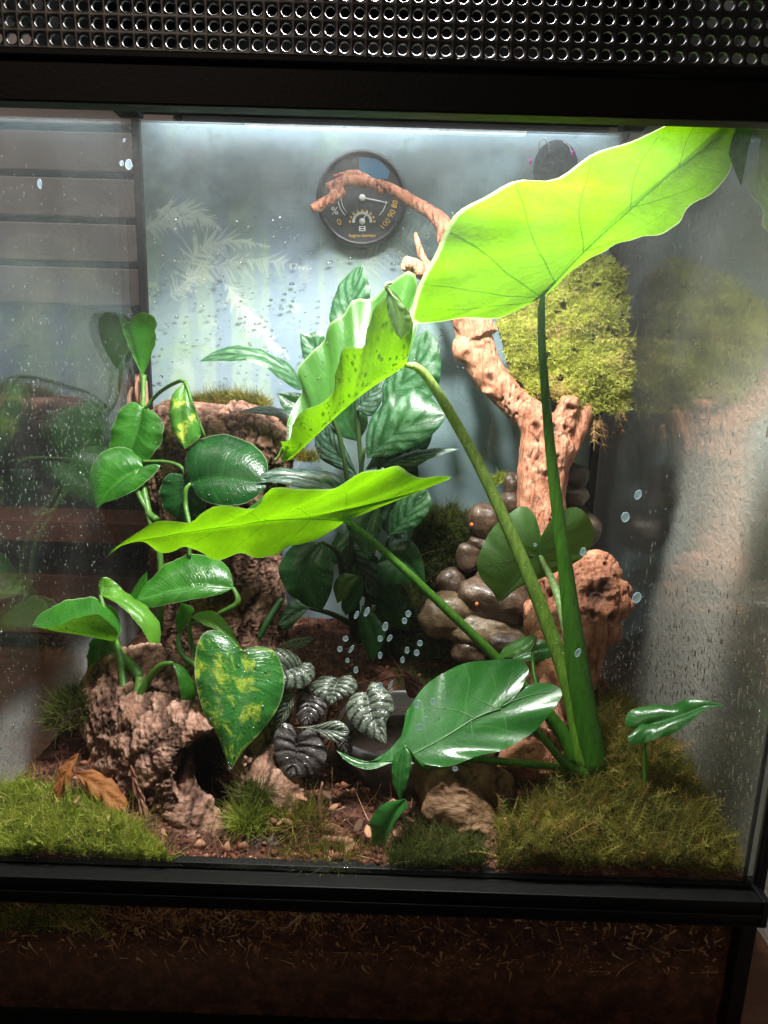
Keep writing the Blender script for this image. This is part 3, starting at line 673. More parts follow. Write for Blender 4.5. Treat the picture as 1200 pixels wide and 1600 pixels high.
def moss_tuft(label, c, rad, n, ln, m, seed, w=.055, side=0, up=(0, -.3, 1.0), squash=.6):
    r = np.random.default_rng(seed); q = r.normal(size=(n, 3)); q /= np.linalg.norm(q, axis=1)[:, None]; q[:, 2] = np.abs(q[:, 2])
    rad = np.array(rad, float); bp = c+q*rad*(.75+.25*r.random((n, 1))); k_ = 1
    nr = q/rad; nr /= np.linalg.norm(nr, axis=1)[:, None]; nr = nr+np.array(up)*.6
    o = blades('moss', bp, nr, ln, w, .35, m, bend=.35, side=side, seed=seed, tint=.5+.5*fbm(bp*.8, 2))
    return tag(o, label, 'moss', None, 'stuff')
g = lambda px, py, y: P(px, py, y)
moss_tuft('feathery green moss tuft inside the mouth of the cork tube', g(392, 1290, 3.4), (1.1, .8, .7), 800, 1.1, m_mossg, 41, w=.05)
moss_tuft('taller tuft of dark feathery moss just inside the cork mouth', g(398, 1248, 4.4), (.8, .6, .6), 400, 1.1, m_mossd, 42)
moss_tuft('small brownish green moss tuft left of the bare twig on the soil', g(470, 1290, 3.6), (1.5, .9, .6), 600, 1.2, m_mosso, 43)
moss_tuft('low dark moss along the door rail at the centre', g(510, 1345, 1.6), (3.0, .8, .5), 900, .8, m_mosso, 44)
moss_tuft('dark moss cushion between the left pane and the cork tube', g(115, 1125, 11), (1.5, 1.6, 2.2), 1600, .8, m_mossd, 45, side=1)
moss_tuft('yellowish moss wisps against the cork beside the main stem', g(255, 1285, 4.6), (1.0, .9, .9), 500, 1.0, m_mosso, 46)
# ------------------------------------------------------------------ cork bark
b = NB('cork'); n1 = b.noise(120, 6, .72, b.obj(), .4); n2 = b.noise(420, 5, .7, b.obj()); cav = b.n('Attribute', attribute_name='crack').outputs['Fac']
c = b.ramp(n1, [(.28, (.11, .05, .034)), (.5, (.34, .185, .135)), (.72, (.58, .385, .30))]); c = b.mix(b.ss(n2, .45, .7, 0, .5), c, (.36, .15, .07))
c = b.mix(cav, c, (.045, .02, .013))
m_cork = b.done(b.bsdf(color=c, rough=.8, spec=.25, normal=b.bump(b.math('ADD', n1, b.math('MULTIPLY', n2, .6)), .9, .002)))
def cells(q, seed):
    """distance to the nearest crack between jittered cells, and a random value for the cell"""
    q = np.asarray(q, float); i = np.floor(q).astype(int); f1 = np.full(len(q), 9.); f2 = f1.copy(); val = np.zeros(len(q))
    for dx in (-1, 0, 1):
        for dy in (-1, 0, 1):
            for dz in (-1, 0, 1):
                c = i+[dx, dy, dz]; h = _perm[_perm[_perm[c[:, 0] & 255]+(c[:, 1] & 255)]+(c[:, 2] & 255)]
                p = c+.5+.42*_grad[(h+seed) % 256]; d = np.linalg.norm(q-p, axis=1)
                n_ = d < f1; f2 = np.where(n_, f1, np.minimum(f2, d)); val = np.where(n_, h/255., val); f1 = np.where(n_, d, f1)
    return f2-f1, val
def bark_displace(V, N, axis_scale, seed, amp):
    q = V*np.array(axis_scale)+seed
    q = q+.55*np.stack([fbm(q*1.4+k*7, 4) for k in (1, 2, 3)], -1)
    e, val = cells(q, int(seed*10) % 50); e2, val2 = cells(q*2.6+3, 9)
    jag = .10*noise(V*4)
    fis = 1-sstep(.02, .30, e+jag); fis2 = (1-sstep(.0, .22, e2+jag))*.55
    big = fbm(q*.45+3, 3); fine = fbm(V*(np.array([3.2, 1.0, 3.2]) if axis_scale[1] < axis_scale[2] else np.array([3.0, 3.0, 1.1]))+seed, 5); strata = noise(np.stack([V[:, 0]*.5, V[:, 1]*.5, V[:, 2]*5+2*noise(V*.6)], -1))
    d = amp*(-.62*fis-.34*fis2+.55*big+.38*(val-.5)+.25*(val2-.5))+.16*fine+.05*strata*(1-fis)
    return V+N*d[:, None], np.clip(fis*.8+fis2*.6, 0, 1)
def grid_normals(G, wrap=True):
    du = np.gradient(G, axis=0); dv = np.roll(G, -1, 1)-np.roll(G, 1, 1) if wrap else np.gradient(G, axis=1)
    n = np.cross(du, dv); return n/(np.linalg.norm(n, axis=-1)[..., None]+1e-9)
def bark_mesh(name, centers, rx, ry, axes, nu, nv, seed, amp, sc, parent):
    """rings (centre, two radii, two axes) lofted; the last rings may turn inwards to make a mouth"""
    k = len(centers); q = np.c_[centers, rx, ry, axes[0], axes[1]]
    c = cr(q, nu); C, RX, RY, A, B = c[:, :3], c[:, 3], c[:, 4], c[:, 5:8], c[:, 8:11]
    a = np.linspace(0, 2*np.pi, nv, endpoint=False)
    G = C[:, None]+RX[:, None, None]*np.cos(a)[None, :, None]*A[:, None]+RY[:, None, None]*np.sin(a)[None, :, None]*B[:, None]
    N = grid_normals(G); out = ((G-C[:, None])*N).sum(-1)
    if np.median(out[:int(nu*.6)]) < 0: N = -N
    V, fis = bark_displace(G.reshape(-1, 3), N.reshape(-1, 3), sc, seed, amp)
    f = grid_faces(nu, nv, True); n = len(V); V = np.vstack([V, C[:1], C[-1:]]); fis = np.r_[fis, 1, 1]
    j = np.arange(nv); j2 = (j+1) % nv
    f3 = np.vstack([f[:, [0, 1, 2]], f[:, [0, 2, 3]], np.stack([j2, j, np.full(nv, n)], 1), np.stack([j+nu*nv, j2+nu*nv, np.full(nv, n+1)], 1)])
    o = mk(name, V, f3, m_cork, parent, True)
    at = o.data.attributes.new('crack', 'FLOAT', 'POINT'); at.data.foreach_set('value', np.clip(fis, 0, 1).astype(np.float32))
    return o
# low cork tube: from its closed back end to the mouth that opens towards the front
ctr = np.array([P(205, 1035, 16)+[0, 0, -3], P(220, 1090, 13), P(255, 1160, 9.5), P(290, 1195, 7), P(308, 1208, 5.2), P(322, 1208, 4.6), P(328, 1206, 5.0), P(329, 1204, 7.5), P(330, 1202, 10)])
rx = np.array([3.2, 4.4, 4.6, 4.2, 3.5, 2.5, 1.95, 1.9, 1.7]); ry = np.array([2.6, 4.0, 4.5, 4.3, 3.6, 2.8, 2.25, 2.2, 2.0])
ax1 = np.tile(np.array([1, .15, -.1]), (9, 1)); ax2 = np.tile(np.array([.05, .35, .94]), (9, 1))
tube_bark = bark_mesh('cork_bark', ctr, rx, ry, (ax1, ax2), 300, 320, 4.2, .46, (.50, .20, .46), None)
tag(tube_bark, 'low cork bark tube with a dark round mouth at the front left', 'cork bark')
# ridge of bark running down from the mouth to the front glass
ctr = np.array([P(262, 1180, 7.2), P(268, 1232, 5.0), P(308, 1285, 3.6), P(355, 1325, 2.6), P(420, 1352, 2.0)])
rg = bark_mesh('bark_ridge', ctr, np.array([1.7, 1.7, 1.5, 1.3, .6]), np.array([1.6, 1.6, 1.4, 1.1, .5]), (np.tile([.9, -.2, .3], (5, 1)), np.tile([.1, .8, .6], (5, 1))), 120, 70, 8.8, .30, (.6, .3, .6), tube_bark)
ctr = np.array([P(425, 1130, 9), P(418, 1180, 7), P(440, 1225, 5.2), P(455, 1262, 4.4)])
bark_mesh('bark_ridge', ctr, np.array([1.4, 1.7, 1.4, .6]), np.array([1.3, 1.6, 1.2, .5]), (np.tile([.9, .2, -.3], (4, 1)), np.tile([.1, .8, .6], (4, 1))), 90, 70, 2.8, .30, (.6, .3, .6), tube_bark)
ctr = np.array([P(340, 1090, 11), P(395, 1085, 11), P(430, 1100, 10), P(445, 1140, 9)])
bark_mesh('bark_ridge', ctr, np.array([2.4, 2.6, 2.2, 1.2]), np.array([2.4, 2.6, 2.0, 1.0]), (np.tile([0, .8, .6], (4, 1)), np.tile([.5, -.4, .75], (4, 1))), 100, 80, 5.1, .34, (.6, .3, .6), tube_bark)
# tall cork log behind
py_ = [1040, 960, 850, 740, 675, 640, 632]; cx = [350, 345, 338, 338, 346, 356, 362]; R_ = [6.9, 6.7, 6.5, 6.8, 6.9, 5.4, 2.0]
ctr = np.array([P(a, b_, 29.6) for a, b_ in zip(cx, py_)]); R_ = np.array(R_)
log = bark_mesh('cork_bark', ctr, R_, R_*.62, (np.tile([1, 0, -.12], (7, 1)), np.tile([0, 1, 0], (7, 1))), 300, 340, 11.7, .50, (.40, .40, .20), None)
tag(log, 'tall cork bark log leaning in the back left corner behind the trailing leaves', 'cork bark')
ctr = np.array([P(352, 655, 28.5), P(390, 672, 27.5), P(430, 700, 27), P(455, 728, 26.5)])
bark_mesh('bark_ledge', ctr, np.array([2.6, 3.0, 2.4, .9]), np.array([1.9, 2.3, 2.0, .8]), (np.tile([.1, .95, .1], (4, 1)), np.tile([.4, 0, .9], (4, 1))), 100, 90, 3.7, .35, (.8, .8, .8), log)
def moss_on(label, pts, n, ln, m, seed, rad, w=.06, side=1, spread=.4):
    c = cr(np.array(pts), 60); r = np.random.default_rng(seed); i = r.integers(0, 61, n)
    q = r.normal(size=(n, 3)); q /= np.linalg.norm(q, axis=1)[:, None]; q[:, 2] = np.abs(q[:, 2])*1.2
    bp = c[i]+q*rad*r.random((n, 1))**.4
    return tag(blades('moss', bp, q*.5+np.array([0, -.25, .8]), ln, w, spread, m, bend=.35, side=side, seed=seed, tint=.5+.6*fbm(bp*.7, 2)), label, 'moss', None, 'stuff')
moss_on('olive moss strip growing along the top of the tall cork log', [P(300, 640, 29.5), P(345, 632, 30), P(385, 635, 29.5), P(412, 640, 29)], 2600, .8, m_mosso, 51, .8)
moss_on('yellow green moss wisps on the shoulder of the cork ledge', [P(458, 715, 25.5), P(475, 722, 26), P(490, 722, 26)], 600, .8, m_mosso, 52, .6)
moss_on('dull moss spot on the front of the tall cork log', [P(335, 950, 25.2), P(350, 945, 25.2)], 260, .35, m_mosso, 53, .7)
# pinkish torn bark scraps standing at the back left corner
sc_ = MB()
r = np.random.default_rng(61)
m_scrap = plain('scrap_bark', (.42, .22, .15), .8, .2, 0, .3, 300, .6)
for (px, py, h_) in ((214, 600, 60), (222, 590, 55), (209, 620, 50), (228, 610, 50)):
    a = P(px, py+h_, 32.5); e = P(px+r.uniform(-4, 4), py-15, 32.8); m_ = (a+e)/2+r.normal(size=3)*.25
    sc_.tube([a, m_, e], [.5, .45, .15], 14, 8, .5)
so = sc_.build('bark_scrap', m_scrap, None, True); so.data.update(); tag(so, 'torn pinkish bark scrap standing in the back left corner', 'bark scrap')

# ------------------------------------------------------------------ driftwood
b = NB('driftwood'); g1 = b.noise(1, 5, .62, b.n('Mapping', {0: b.obj(), 3: (210, 210, 34)}).outputs[0], 1.4); n2 = b.noise(70, 5, .6, b.obj()); fine = b.noise(500, 4, .65, b.obj())
c = b.ramp(n2, [(.25, (.30, .095, .052)), (.5, (.52, .215, .125)), (.72, (.70, .36, .235))]); c = b.mix(b.ss(g1, .46, .66, 0, .8), c, (.17, .055, .03))
c = b.mix(b.n('Attribute', attribute_name='pit').outputs['Fac'], c, (.06, .022, .014))
m_drift = b.done(b.bsdf(color=c, rough=.62, spec=.35, normal=b.bump(b.math('ADD', b.math('MULTIPLY', g1, 1.1), b.math('MULTIPLY', fine, .5)), .9, .002)))
b = NB('old_wood'); g1 = b.noise(1, 6, .62, b.n('Mapping', {0: b.obj(), 3: (60, 200, 200), 2: (0, .6, .4)}).outputs[0], 1.2); n2 = b.noise(60, 5, .6, b.obj())
c = b.ramp(n2, [(.25, (.09, .042, .02)), (.55, (.21, .115, .062)), (.75, (.34, .21, .125))]); c = b.mix(b.ss(g1, .45, .72, 0, .7), c, (.10, .05, .025)); c = b.mix(b.n('Attribute', attribute_name='pit').outputs['Fac'], c, (.03, .015, .01))
m_oldwood = b.done(b.bsdf(color=c, rough=.7, spec=.3, normal=b.bump(g1, .8, .002)))
def carve(name, tubes, blobs, m, parent=None, voxel=.13, pits=(), amp=.12, seed=0, smooth=6, grain=(.6, .6, .2)):
    """limbs and burls fused into one continuous skin by a voxel remesh, then weathered"""
    mb = MB()
    for pts, rad in tubes: mb.tube(pts, rad, 40, 16)
    for c, rr in blobs:
        v, f = ICO[3]; mb.add(v*np.array(rr)*(1+.12*noise(v*2.2+seed))[:, None]+c, f)
    me = bpy.data.meshes.new('t'); me.from_pydata((np.vstack(mb.v)*S).tolist(), [], mb.f); o = bpy.data.objects.new('t', me); COL.objects.link(o)
    md = o.modifiers.new('r', 'REMESH'); md.mode = 'VOXEL'; md.voxel_size = voxel*S
    sm = o.modifiers.new('s', 'SMOOTH'); sm.factor = .5; sm.iterations = smooth
    dg = bpy.context.evaluated_depsgraph_get(); e = bpy.data.meshes.new_from_object(o.evaluated_get(dg)); bpy.data.objects.remove(o)
    n = len(e.vertices); v = np.zeros(n*3); e.vertices.foreach_get('co', v); v = v.reshape(-1, 3)/S
    nn = np.zeros(n*3); e.vertices.foreach_get('normal', nn); nn = nn.reshape(-1, 3)
    q3 = v*np.array([1.5, 1.5, .28])+.4*np.stack([noise(v*.5+k*5) for k in (1, 2, 3)], -1)
    crk = sstep(.74, .95, ridged(q3+seed, 2))*sstep(-.25, .25, noise(v*.35+seed))
    d = amp*(1.5*fbm(v*.55+seed, 3)+.9*fbm(v*np.array(grain)*3+seed, 4)-2.0*crk); pit = np.zeros(n)
    for c, pr, dep in pits:
        q = np.linalg.norm(v-c, axis=1)/pr; q = q*(1+.35*noise(v*2.5)); d -= dep*np.exp(-q*q*1.6)-dep*.45*np.exp(-((q-1.35)/.35)**2); pit = np.maximum(pit, np.exp(-(q*1.05)**4))
    pit = np.maximum(pit, .75*crk)
    v = v+nn*d[:, None]; f = [tuple(p.vertices) for p in e.polygons]; bpy.data.meshes.remove(e)
    o = mk(name, v, f, m, parent, True)
    at = o.data.attributes.new('pit', 'FLOAT', 'POINT'); at.data.foreach_set('value', np.clip(pit, 0, 1).astype(np.float32))
    return o
k = 1057/60.  # px per cm near the back
T = []
T.append(([P(508, 292, 31), P(540, 284, 31), P(585, 287, 31), P(620, 300, 30.8), P(665, 328, 30.5), P(692, 350, 30), P(702, 385, 29.5), P(712, 430, 29), P(728, 480, 28.5), P(748, 530, 28)], [.32, .42, .48, .52, .58, .8, .9, 1.1, 1.5, 1.8]))
T.append(([P(535, 297, 31), P(515, 312, 30.6), P(488, 328, 30.2)], [.55, .5, .42]))
T.append(([P(600, 300, 31), P(560, 272, 31.4), P(520, 276, 31.6)], [.5, .35, .15]))
T.append(([P(690, 470, 29), P(672, 420, 29), P(657, 395, 29), P(648, 362, 29)], [.4, .36, .34, .22]))
T.append(([P(690, 450, 28), P(660, 425, 27), P(632, 411, 26)], [.7, .72, .66]))
T.append(([P(740, 505, 28.5), P(745, 545, 28), P(768, 590, 27.5), P(808, 632, 27), P(838, 660, 26.5), P(850, 700, 26), P(846, 760, 25.5), P(848, 830, 24.5), P(862, 880, 23), P(888, 930, 21.5)], [1.35, 1.6, 1.45, 1.3, 1.6, 2.1, 2.15, 2.15, 2.4, 2.5]))
T.append(([P(862, 690, 26), P(885, 650, 26.5), P(892, 620, 26)], [1.6, 1.1, .75]))
T.append(([P(868, 720, 26), P(902, 665, 27), P(925, 600, 28)], [1.4, 1.0, .8]))
T.append(([P(880, 890, 21.5), P(915, 920, 20.5), P(925, 965, 19.5), P(920, 1020, 18.5), P(915, 1075, 18)], [2.4, 2.7, 2.3, 1.2, .9]))
T.append(([P(905, 905, 21), P(935, 885, 20.5), P(965, 905, 20)], [1.6, 1.3, .7]))
for a_, c_, w_ in (((925, 912, 20.2), (947, 874, 20.6), 1.1), ((945, 915, 20), (972, 894, 20.4), .8), ((905, 895, 21), (921, 868, 21.6), .9), ((950, 940, 19.6), (984, 938, 19.2), .7), ((945, 985, 19), (972, 1000, 18.6), .6)):
    T.append(([P(*a_), (P(*a_)+P(*c_))/2, P(*c_)], [w_, w_*.6, .12]))
T.append(([P(895, 960, 20), P(870, 1010, 17), P(850, 1080, 14), P(835, 1160, 11), P(825, 1220, 9)], [2.4, 2.2, 2.0, 2.3, 2.2]))
T.append(([P(840, 940, 22), P(850, 985, 20), P(880, 990, 19)], [1.2, 1.6, 1.8]))
B_ = [(P(958, 945, 19.2), (1.7, 1.2, 1.3)), (P(940, 985, 19), (1.6, 1.3, 1.3)), (P(970, 925, 19.4), (.9, .7, 1.0)), (P(724, 545, 27.5), (1.0, .9, 1.2)), (P(762, 612, 26.6), (.55, .5, .4)), (P(875, 700, 25.2), (1.2, 1, 1.3))]
pits = [(P(749, 531, 26.2), .34, .35), (P(727, 547, 26.2), .28, .2), (P(765, 590, 26), .4, .15), (P(836, 666, 24.7), .42, .4), (P(870, 668, 24.6), .38, .3), (P(892, 640, 25.1), .5, .4), (P(868, 722, 23.4), .6, .35), (P(842, 733, 23), .55, .3), (P(878, 655, 25), .3, .25), (P(886, 668, 24.9), .3, .25), (P(633, 410, 25.4), .25, .3), (P(930, 930, 18.2), 1.0, .55), (P(948, 915, 18.2), .6, .5), (P(925, 958, 17.8), .5, .3), (P(955, 965, 17.6), .45, .35)]
dw = carve('driftwood', T, B_, m_drift, None, .14, pits, .15, 2.2)
tag(dw, 'orange brown driftwood branch rising up the back right to bare twigs', 'driftwood')
# gnarled piece lying at the front
T = [([P(660, 1190, 7), P(690, 1225, 5.6), P(715, 1265, 4.6), P(738, 1318, 3.2)], [1.0, 1.7, 1.9, 1.0]), ([P(690, 1200, 6.5), P(730, 1215, 6.5), P(790, 1235, 7)], [1.4, 1.5, 1.1]), ([P(700, 1240, 5), P(740, 1275, 4.2), P(765, 1320, 3.0)], [1.4, 1.3, .8])]
pits = [(P(733, 1312, 2.6), .45, .45), (P(748, 1310, 2.6), .35, .4), (P(720, 1222, 4.6), .5, .3)]
ow = carve('driftwood', T, [(P(690, 1262, 4.2), (1.3, 1, 1.3))], m_oldwood, None, .12, pits, .22, 7.1, 4, (.3, 1.5, .6))
tag(ow, 'pale gnarled piece of old wood lying on the soil at the front centre', 'driftwood')

# ------------------------------------------------------------------ stones of the small cascade
def stone_mat(name, a, bb, cc, rough=.30):
    b = NB(name); n1 = b.noise(70, 5, .6, b.obj()); n2 = b.noise(420, 4, .7, b.obj())
    c = b.ramp(n1, [(.3, a), (.52, bb), (.75, cc)]); c = b.mix(b.ss(n2, .5, .75, 0, .5), c, tuple(v*.35 for v in a))
    return b.done(b.bsdf(color=c, rough=b.math('ADD', b.math('MULTIPLY', n2, .25), rough-.1), spec=.6, coat=.18, coatr=.15, normal=b.bump(b.math('ADD', n1, b.math('MULTIPLY', n2, .5)), .8, .0022)))
ms_br = stone_mat('wet_brown_stone', (.038, .021, .014), (.09, .052, .034), (.18, .115, .078))
ms_tan = stone_mat('wet_tan_stone', (.06, .036, .019), (.15, .098, .055), (.28, .20, .125))
ms_dk = stone_mat('wet_dark_stone', (.03, .02, .014), (.07, .045, .03), (.14, .09, .06))
def stone(px0, px1, py0, py1, y, m, label, ry=None, tilt=0.0, lumps=0.0, seed=0, spot=None):
    a, b_ = P(px0, (py0+py1)/2, y), P(px1, (py0+py1)/2, y); c = (a+b_)/2; rx = np.linalg.norm(a-b_)/2
    rz = np.linalg.norm(P((px0+px1)/2, py0, y)-P((px0+px1)/2, py1, y))/2; ry = ry or (rx+rz)/2
    v, f = ICO[4]; d = 1+.24*noise(v*1.0+seed*3.7)+.10*fbm(v*2.4+seed, 4)+lumps*np.abs(noise(v*2.4+seed*2.1))
    q = np.sign(v)*np.abs(v)**.9*d[:, None]*np.array([rx, ry, rz])
    ct, st = math.cos(tilt), math.sin(tilt); q = np.stack([q[:, 0]*ct+q[:, 2]*st, q[:, 1], -q[:, 0]*st+q[:, 2]*ct], 1)
    o = mk('stone', q+c, f, m, None, True); return tag(o, label, 'stone', 'stones piled up as a small cascade')
stone(729, 780, 786, 840, 27, ms_br, 'rounded brown wet stone with an orange fleck, just left of the tall stem', seed=1)
stone(731, 765, 836, 859, 26.6, ms_br, 'small flat tan pebble wedged under the orange flecked stone', seed=2)
stone(711, 752, 848, 894, 26.4, ms_br, 'plump brown stone below the small flat pebble', seed=3)
stone(683, 726, 888, 930, 26, ms_br, 'leaning brown stone edged with moss, left end of the pile', tilt=.35, seed=4)
stone(718, 834, 903, 972, 24, ms_br, 'long lumpy glossy stone with bright highlights across the pile', ry=2.2, tilt=.22, lumps=.2, seed=5)
stone(657, 742, 928, 994, 24, ms_tan, 'large knobbly tan stone at the lower left of the pile', ry=2.2, tilt=.2, lumps=.16, seed=6)
stone(700, 826, 960, 1012, 23.4, ms_tan, 'wide tan stone lying beneath the long lumpy one', ry=2.0, tilt=.1, lumps=.14, seed=7)
stone(704, 764, 996, 1036, 22.6, ms_br, 'dark reddish stone at the foot of the pile beside the water dish', seed=8)
stone(760, 818, 988, 1022, 21.6, ms_dk, 'nearly black glossy stone under the small bright leaf', seed=9)
stone(868, 920, 757, 791, 28.5, ms_br, 'oval brown stone jutting out right of the driftwood', seed=10, tilt=-.1)
stone(866, 918, 722, 762, 29.5, ms_dk, 'dark stone in the shade right of the driftwood, above the oval one', seed=11)
stone(785, 812, 736, 776, 29, ms_br, 'narrow brown stone behind the driftwood on its left side', seed=12)
stone(778, 812, 768, 802, 28.4, ms_br, 'small stone between the driftwood and the orange flecked stone', seed=13)
stone(860, 935, 790, 860, 29.5, ms_dk, 'dark shaded stone hidden behind the round rear leaf', seed=14)
stone(752, 842, 850, 915, 27.5, ms_dk, 'dark stone deep in the pile behind the round rear leaf', seed=15)
stone(790, 850, 1040, 1085, 15.5, ms_tan, 'small tan stone by the driftwood root behind the big floor leaf', seed=16)
def moss_mound(label, c, rad, n, ln, m, seed, side=1):
    r = np.random.default_rng(seed); q = r.normal(size=(n, 3)); q /= np.linalg.norm(q, axis=1)[:, None]; q = q[q[:, 1] < .35]
    k = 1+.55*fbm(q*1.7+seed, 3); bp = c+q*np.array(rad)*k[:, None]; nr = q*.8+np.array([0, -.2, .7])
    bp[:, 1] = np.minimum(bp[:, 1], D-.6)
    o = tag(keep_inside(blades('moss', bp, nr, ln, .065, .5, m, bend=.45, side=side, seed=seed, tint=.42+.7*fbm(bp*.55+seed, 3))), label, 'moss', None, 'stuff')
    v, f = ICO[4]; k = 1+.55*fbm(v*1.7+seed, 3); bv = c+v*np.array(rad)*k[:, None]*.95; bv[:, 1] = np.minimum(bv[:, 1], D-.5)
    mk('moss_body', bv, f, m_mbody, o, True); return o
m_mbody = plain('moss_mat', (.022, .028, .008), .95, .1, 0, .4, 400, 1)
moss_mound('dark moss heaped against the back pane on the left of the stone pile', P(690, 880, 30.5), (3.4, 2.2, 5.2), 9000, .9, m_mossd, 55)
moss_mound('shaded moss heap between the striped plant and the lowest stones', P(632, 965, 28.5), (2.6, 2.0, 2.4), 5000, .8, m_mossd, 56)
moss_on('bright moss scrap above the orange flecked stone', [P(765, 760, 29), P(790, 752, 29.2)], 400, .5, m_mossg, 57, .6)
for px, py, y in ((737, 820, 24.9), (745, 944, 21.3)):
    v, f = ICO[2]
    tag(mk('bark_crumb', v*np.array([.16, .1, .2])*(1+.3*noise(v*2+px))[:, None]+P(px, py, y), f, plain('orange_crumb', (.6, .17, .04), .6), None, True), 'tiny orange crumb on the %s' % ('rounded brown stone' if py < 900 else 'long lumpy stone'), 'bark crumb')

# ------------------------------------------------------------------ thick moss pad on the wood at the upper right
def moss_pad():
    poly = [(776, 500), (800, 470), (850, 440), (900, 415), (950, 405), (974, 420), (980, 480), (984, 540), (987, 600), (980, 640), (930, 650), (880, 632), (858, 612), (830, 625), (800, 585), (790, 545)]
    r = np.random.default_rng(71); poly = np.array(poly, float); n = 26000
    x, y = r.uniform(772, 990, 3*n), r.uniform(400, 655, 3*n); ins = np.zeros(3*n, bool)
    wx, wy = x+13*noise(np.stack([x/28, y/28, 0*x+4], -1))+5*noise(np.stack([x/9, y/9, 0*x+4], -1)), y+13*noise(np.stack([x/28, y/28, 0*x+14], -1))
    for i in range(len(poly)):
        a, b_ = poly[i], poly[(i+1) % len(poly)]; ins ^= ((a[1] > wy) != (b_[1] > wy)) & (wx < (b_[0]-a[0])*(wy-a[1])/(b_[1]-a[1]+1e-9)+a[0])
    x, y = x[ins][:n], y[ins][:n]
    ctr = poly.mean(0); e = np.hypot((x-ctr[0])/110, (y-ctr[1])/125)
    dep = 27.2+.8*fbm(np.stack([x/40, y/40, 0*x], -1), 3)+3.0*np.clip(e-.35, 0, 1)**2-1.0*sstep(520, 640, y)
    bp = np.stack([P(a, b_, d) for a, b_, d in zip(x, y, dep)])
    nr = np.stack([(x-ctr[0])/260, -np.ones(len(x)), .45-(y-ctr[1])/330], 1); nr /= np.linalg.norm(nr, axis=1)[:, None]
    tint = .60+.75*fbm(np.stack([x/45, y/45, 0*x+3], -1), 3)-.15*sstep(560, 430, y); hole = fbm(np.stack([x/24, y/19, 0*x+8], -1), 3)
    sp_ = fbm(np.stack([x/11, y/11, 0*x+31], -1), 2); tint = np.where(sp_ > .34, .97, tint)
    tint = np.where(hole > .22, .0, tint); bp[:, 1] += np.where(hole > .22, 1.1, 0); kp = (hole < .22) | (r.random(len(hole)) < .2); bp, nr, tint = bp[kp], nr[kp], tint[kp]
    o = blades('moss_cushion', bp, nr, .40, .075, .75, m_mossl, bend=.4, side=2, seed=72, tint=tint)
    tag(o, 'thick yellow green moss cushion fixed on the driftwood at the upper right', 'moss', None, 'stuff')
    # the pad's body
    nu, nv = 40, 14
    q = cr(np.vstack([poly, poly[:1]]), nu)[:-1]; G = []
    for t in np.linspace(0, 1, nv+1): G.append([P(*(ctr+(p-ctr)*t*.96), 27.7+2.6*max(0, t-.3)**2) for p in q])
    G = np.array(G); m = plain('moss_body', (.10, .09, .025), .9, .1, 0, .4, 500, 1)
    b2 = G+np.array([0, 2.4, 0])
    V = np.vstack([G.reshape(-1, 3), b2[-1]]); f = grid_faces(nv, nu, True).tolist(); k = nv*nu; kk = len(G.reshape(-1, 3))
    f += [(k+i, k+(i+1) % nu, kk+(i+1) % nu, kk+i) for i in range(nu)]
    o2 = mk('moss_body', V, f, m, o, True); return o
pad = moss_pad()
m_root = tint_mat('dry_roots', [(0, (.06, .03, .015)), (.6, (.2, .11, .04)), (1, (.4, .25, .1))], .7, .2)
bp = np.array([P(x, y, 27.2) for x, y in [(925+3*i % 17, 648+i % 9) for i in range(26)]]+[P(x, 640, 27) for x in (958, 962, 966, 970)])
blades('hanging_roots', bp, np.tile([.1, -.1, -1.], (len(bp), 1)), 2.0, .10, .22, m_root, pad, bend=.2, side=3, seed=5, tint=.6)
# ------------------------------------------------------------------ giant taro with translucent leaves
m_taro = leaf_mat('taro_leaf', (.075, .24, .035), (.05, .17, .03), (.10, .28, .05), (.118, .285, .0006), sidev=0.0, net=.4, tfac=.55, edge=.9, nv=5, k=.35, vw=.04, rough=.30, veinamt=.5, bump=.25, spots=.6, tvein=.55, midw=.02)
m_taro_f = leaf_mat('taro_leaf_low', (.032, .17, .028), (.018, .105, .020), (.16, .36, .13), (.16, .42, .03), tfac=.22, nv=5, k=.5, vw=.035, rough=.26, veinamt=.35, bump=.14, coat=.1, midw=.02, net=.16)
m_taro_s = stem_mat('taro_stem', (.16, .36, .03), (.44, .62, .14), (.62, .70, .36))  # stem colour lightened towards its leaf, for the light falling there
m_taro_d = stem_mat('taro_stem_dark', (.05, .19, .015), (.12, .34, .03))
base = P(928, 1205, 7.6)
taro = thing('taro_plant', 'large taro plant with glowing lime leaves on thick stems at the right', 'plant', base)
La = leaf(taro, 13, [(845, 465, 0), (868, 440, -.2), (910, 393, -.8), (985, 325, -1.8), (1060, 262, -2), (1112, 215, -1.6), (1150, 180, -1)],
     [(845, 465, 0), (818, 480, .6), (775, 497, .9), (715, 497, .6), (648, 511, .3), (644, 478, -.6), (655, 440, -1.6), (690, 370, -3.2), (730, 330, -4.2), (800, 286, -5.2), (870, 268, -5.8), (935, 240, -6), (1000, 218, -5.6), (1045, 192, -4.6), (1075, 172, -4), (1110, 160, -3), (1150, 180, -1)],
     [(845, 465, 0), (866, 450, .5), (888, 428, .9), (930, 398, 1.3), (975, 380, 1.6), (1020, 365, 1.4), (1060, 352, 1.2), (1074, 328, .8), (1108, 303, .4), (1138, 272, 0), (1145, 238, -.4), (1150, 180, -1)],
     m_taro, nu=60, nv=12, cup=.04, wave=.035, wn=4, midrib=.12, mpow=1.1)
tube('petiole', [base, P(905, 1060, 9), P(885, 900, 10.3), P(862, 720, 11.6), P(848, 560, 12.6), P(846, 490, 12.9), P(848, 462, 13)], [1.0, .80, .52, .36, .27, .25, .16], m_taro_d, La, 40, 12)
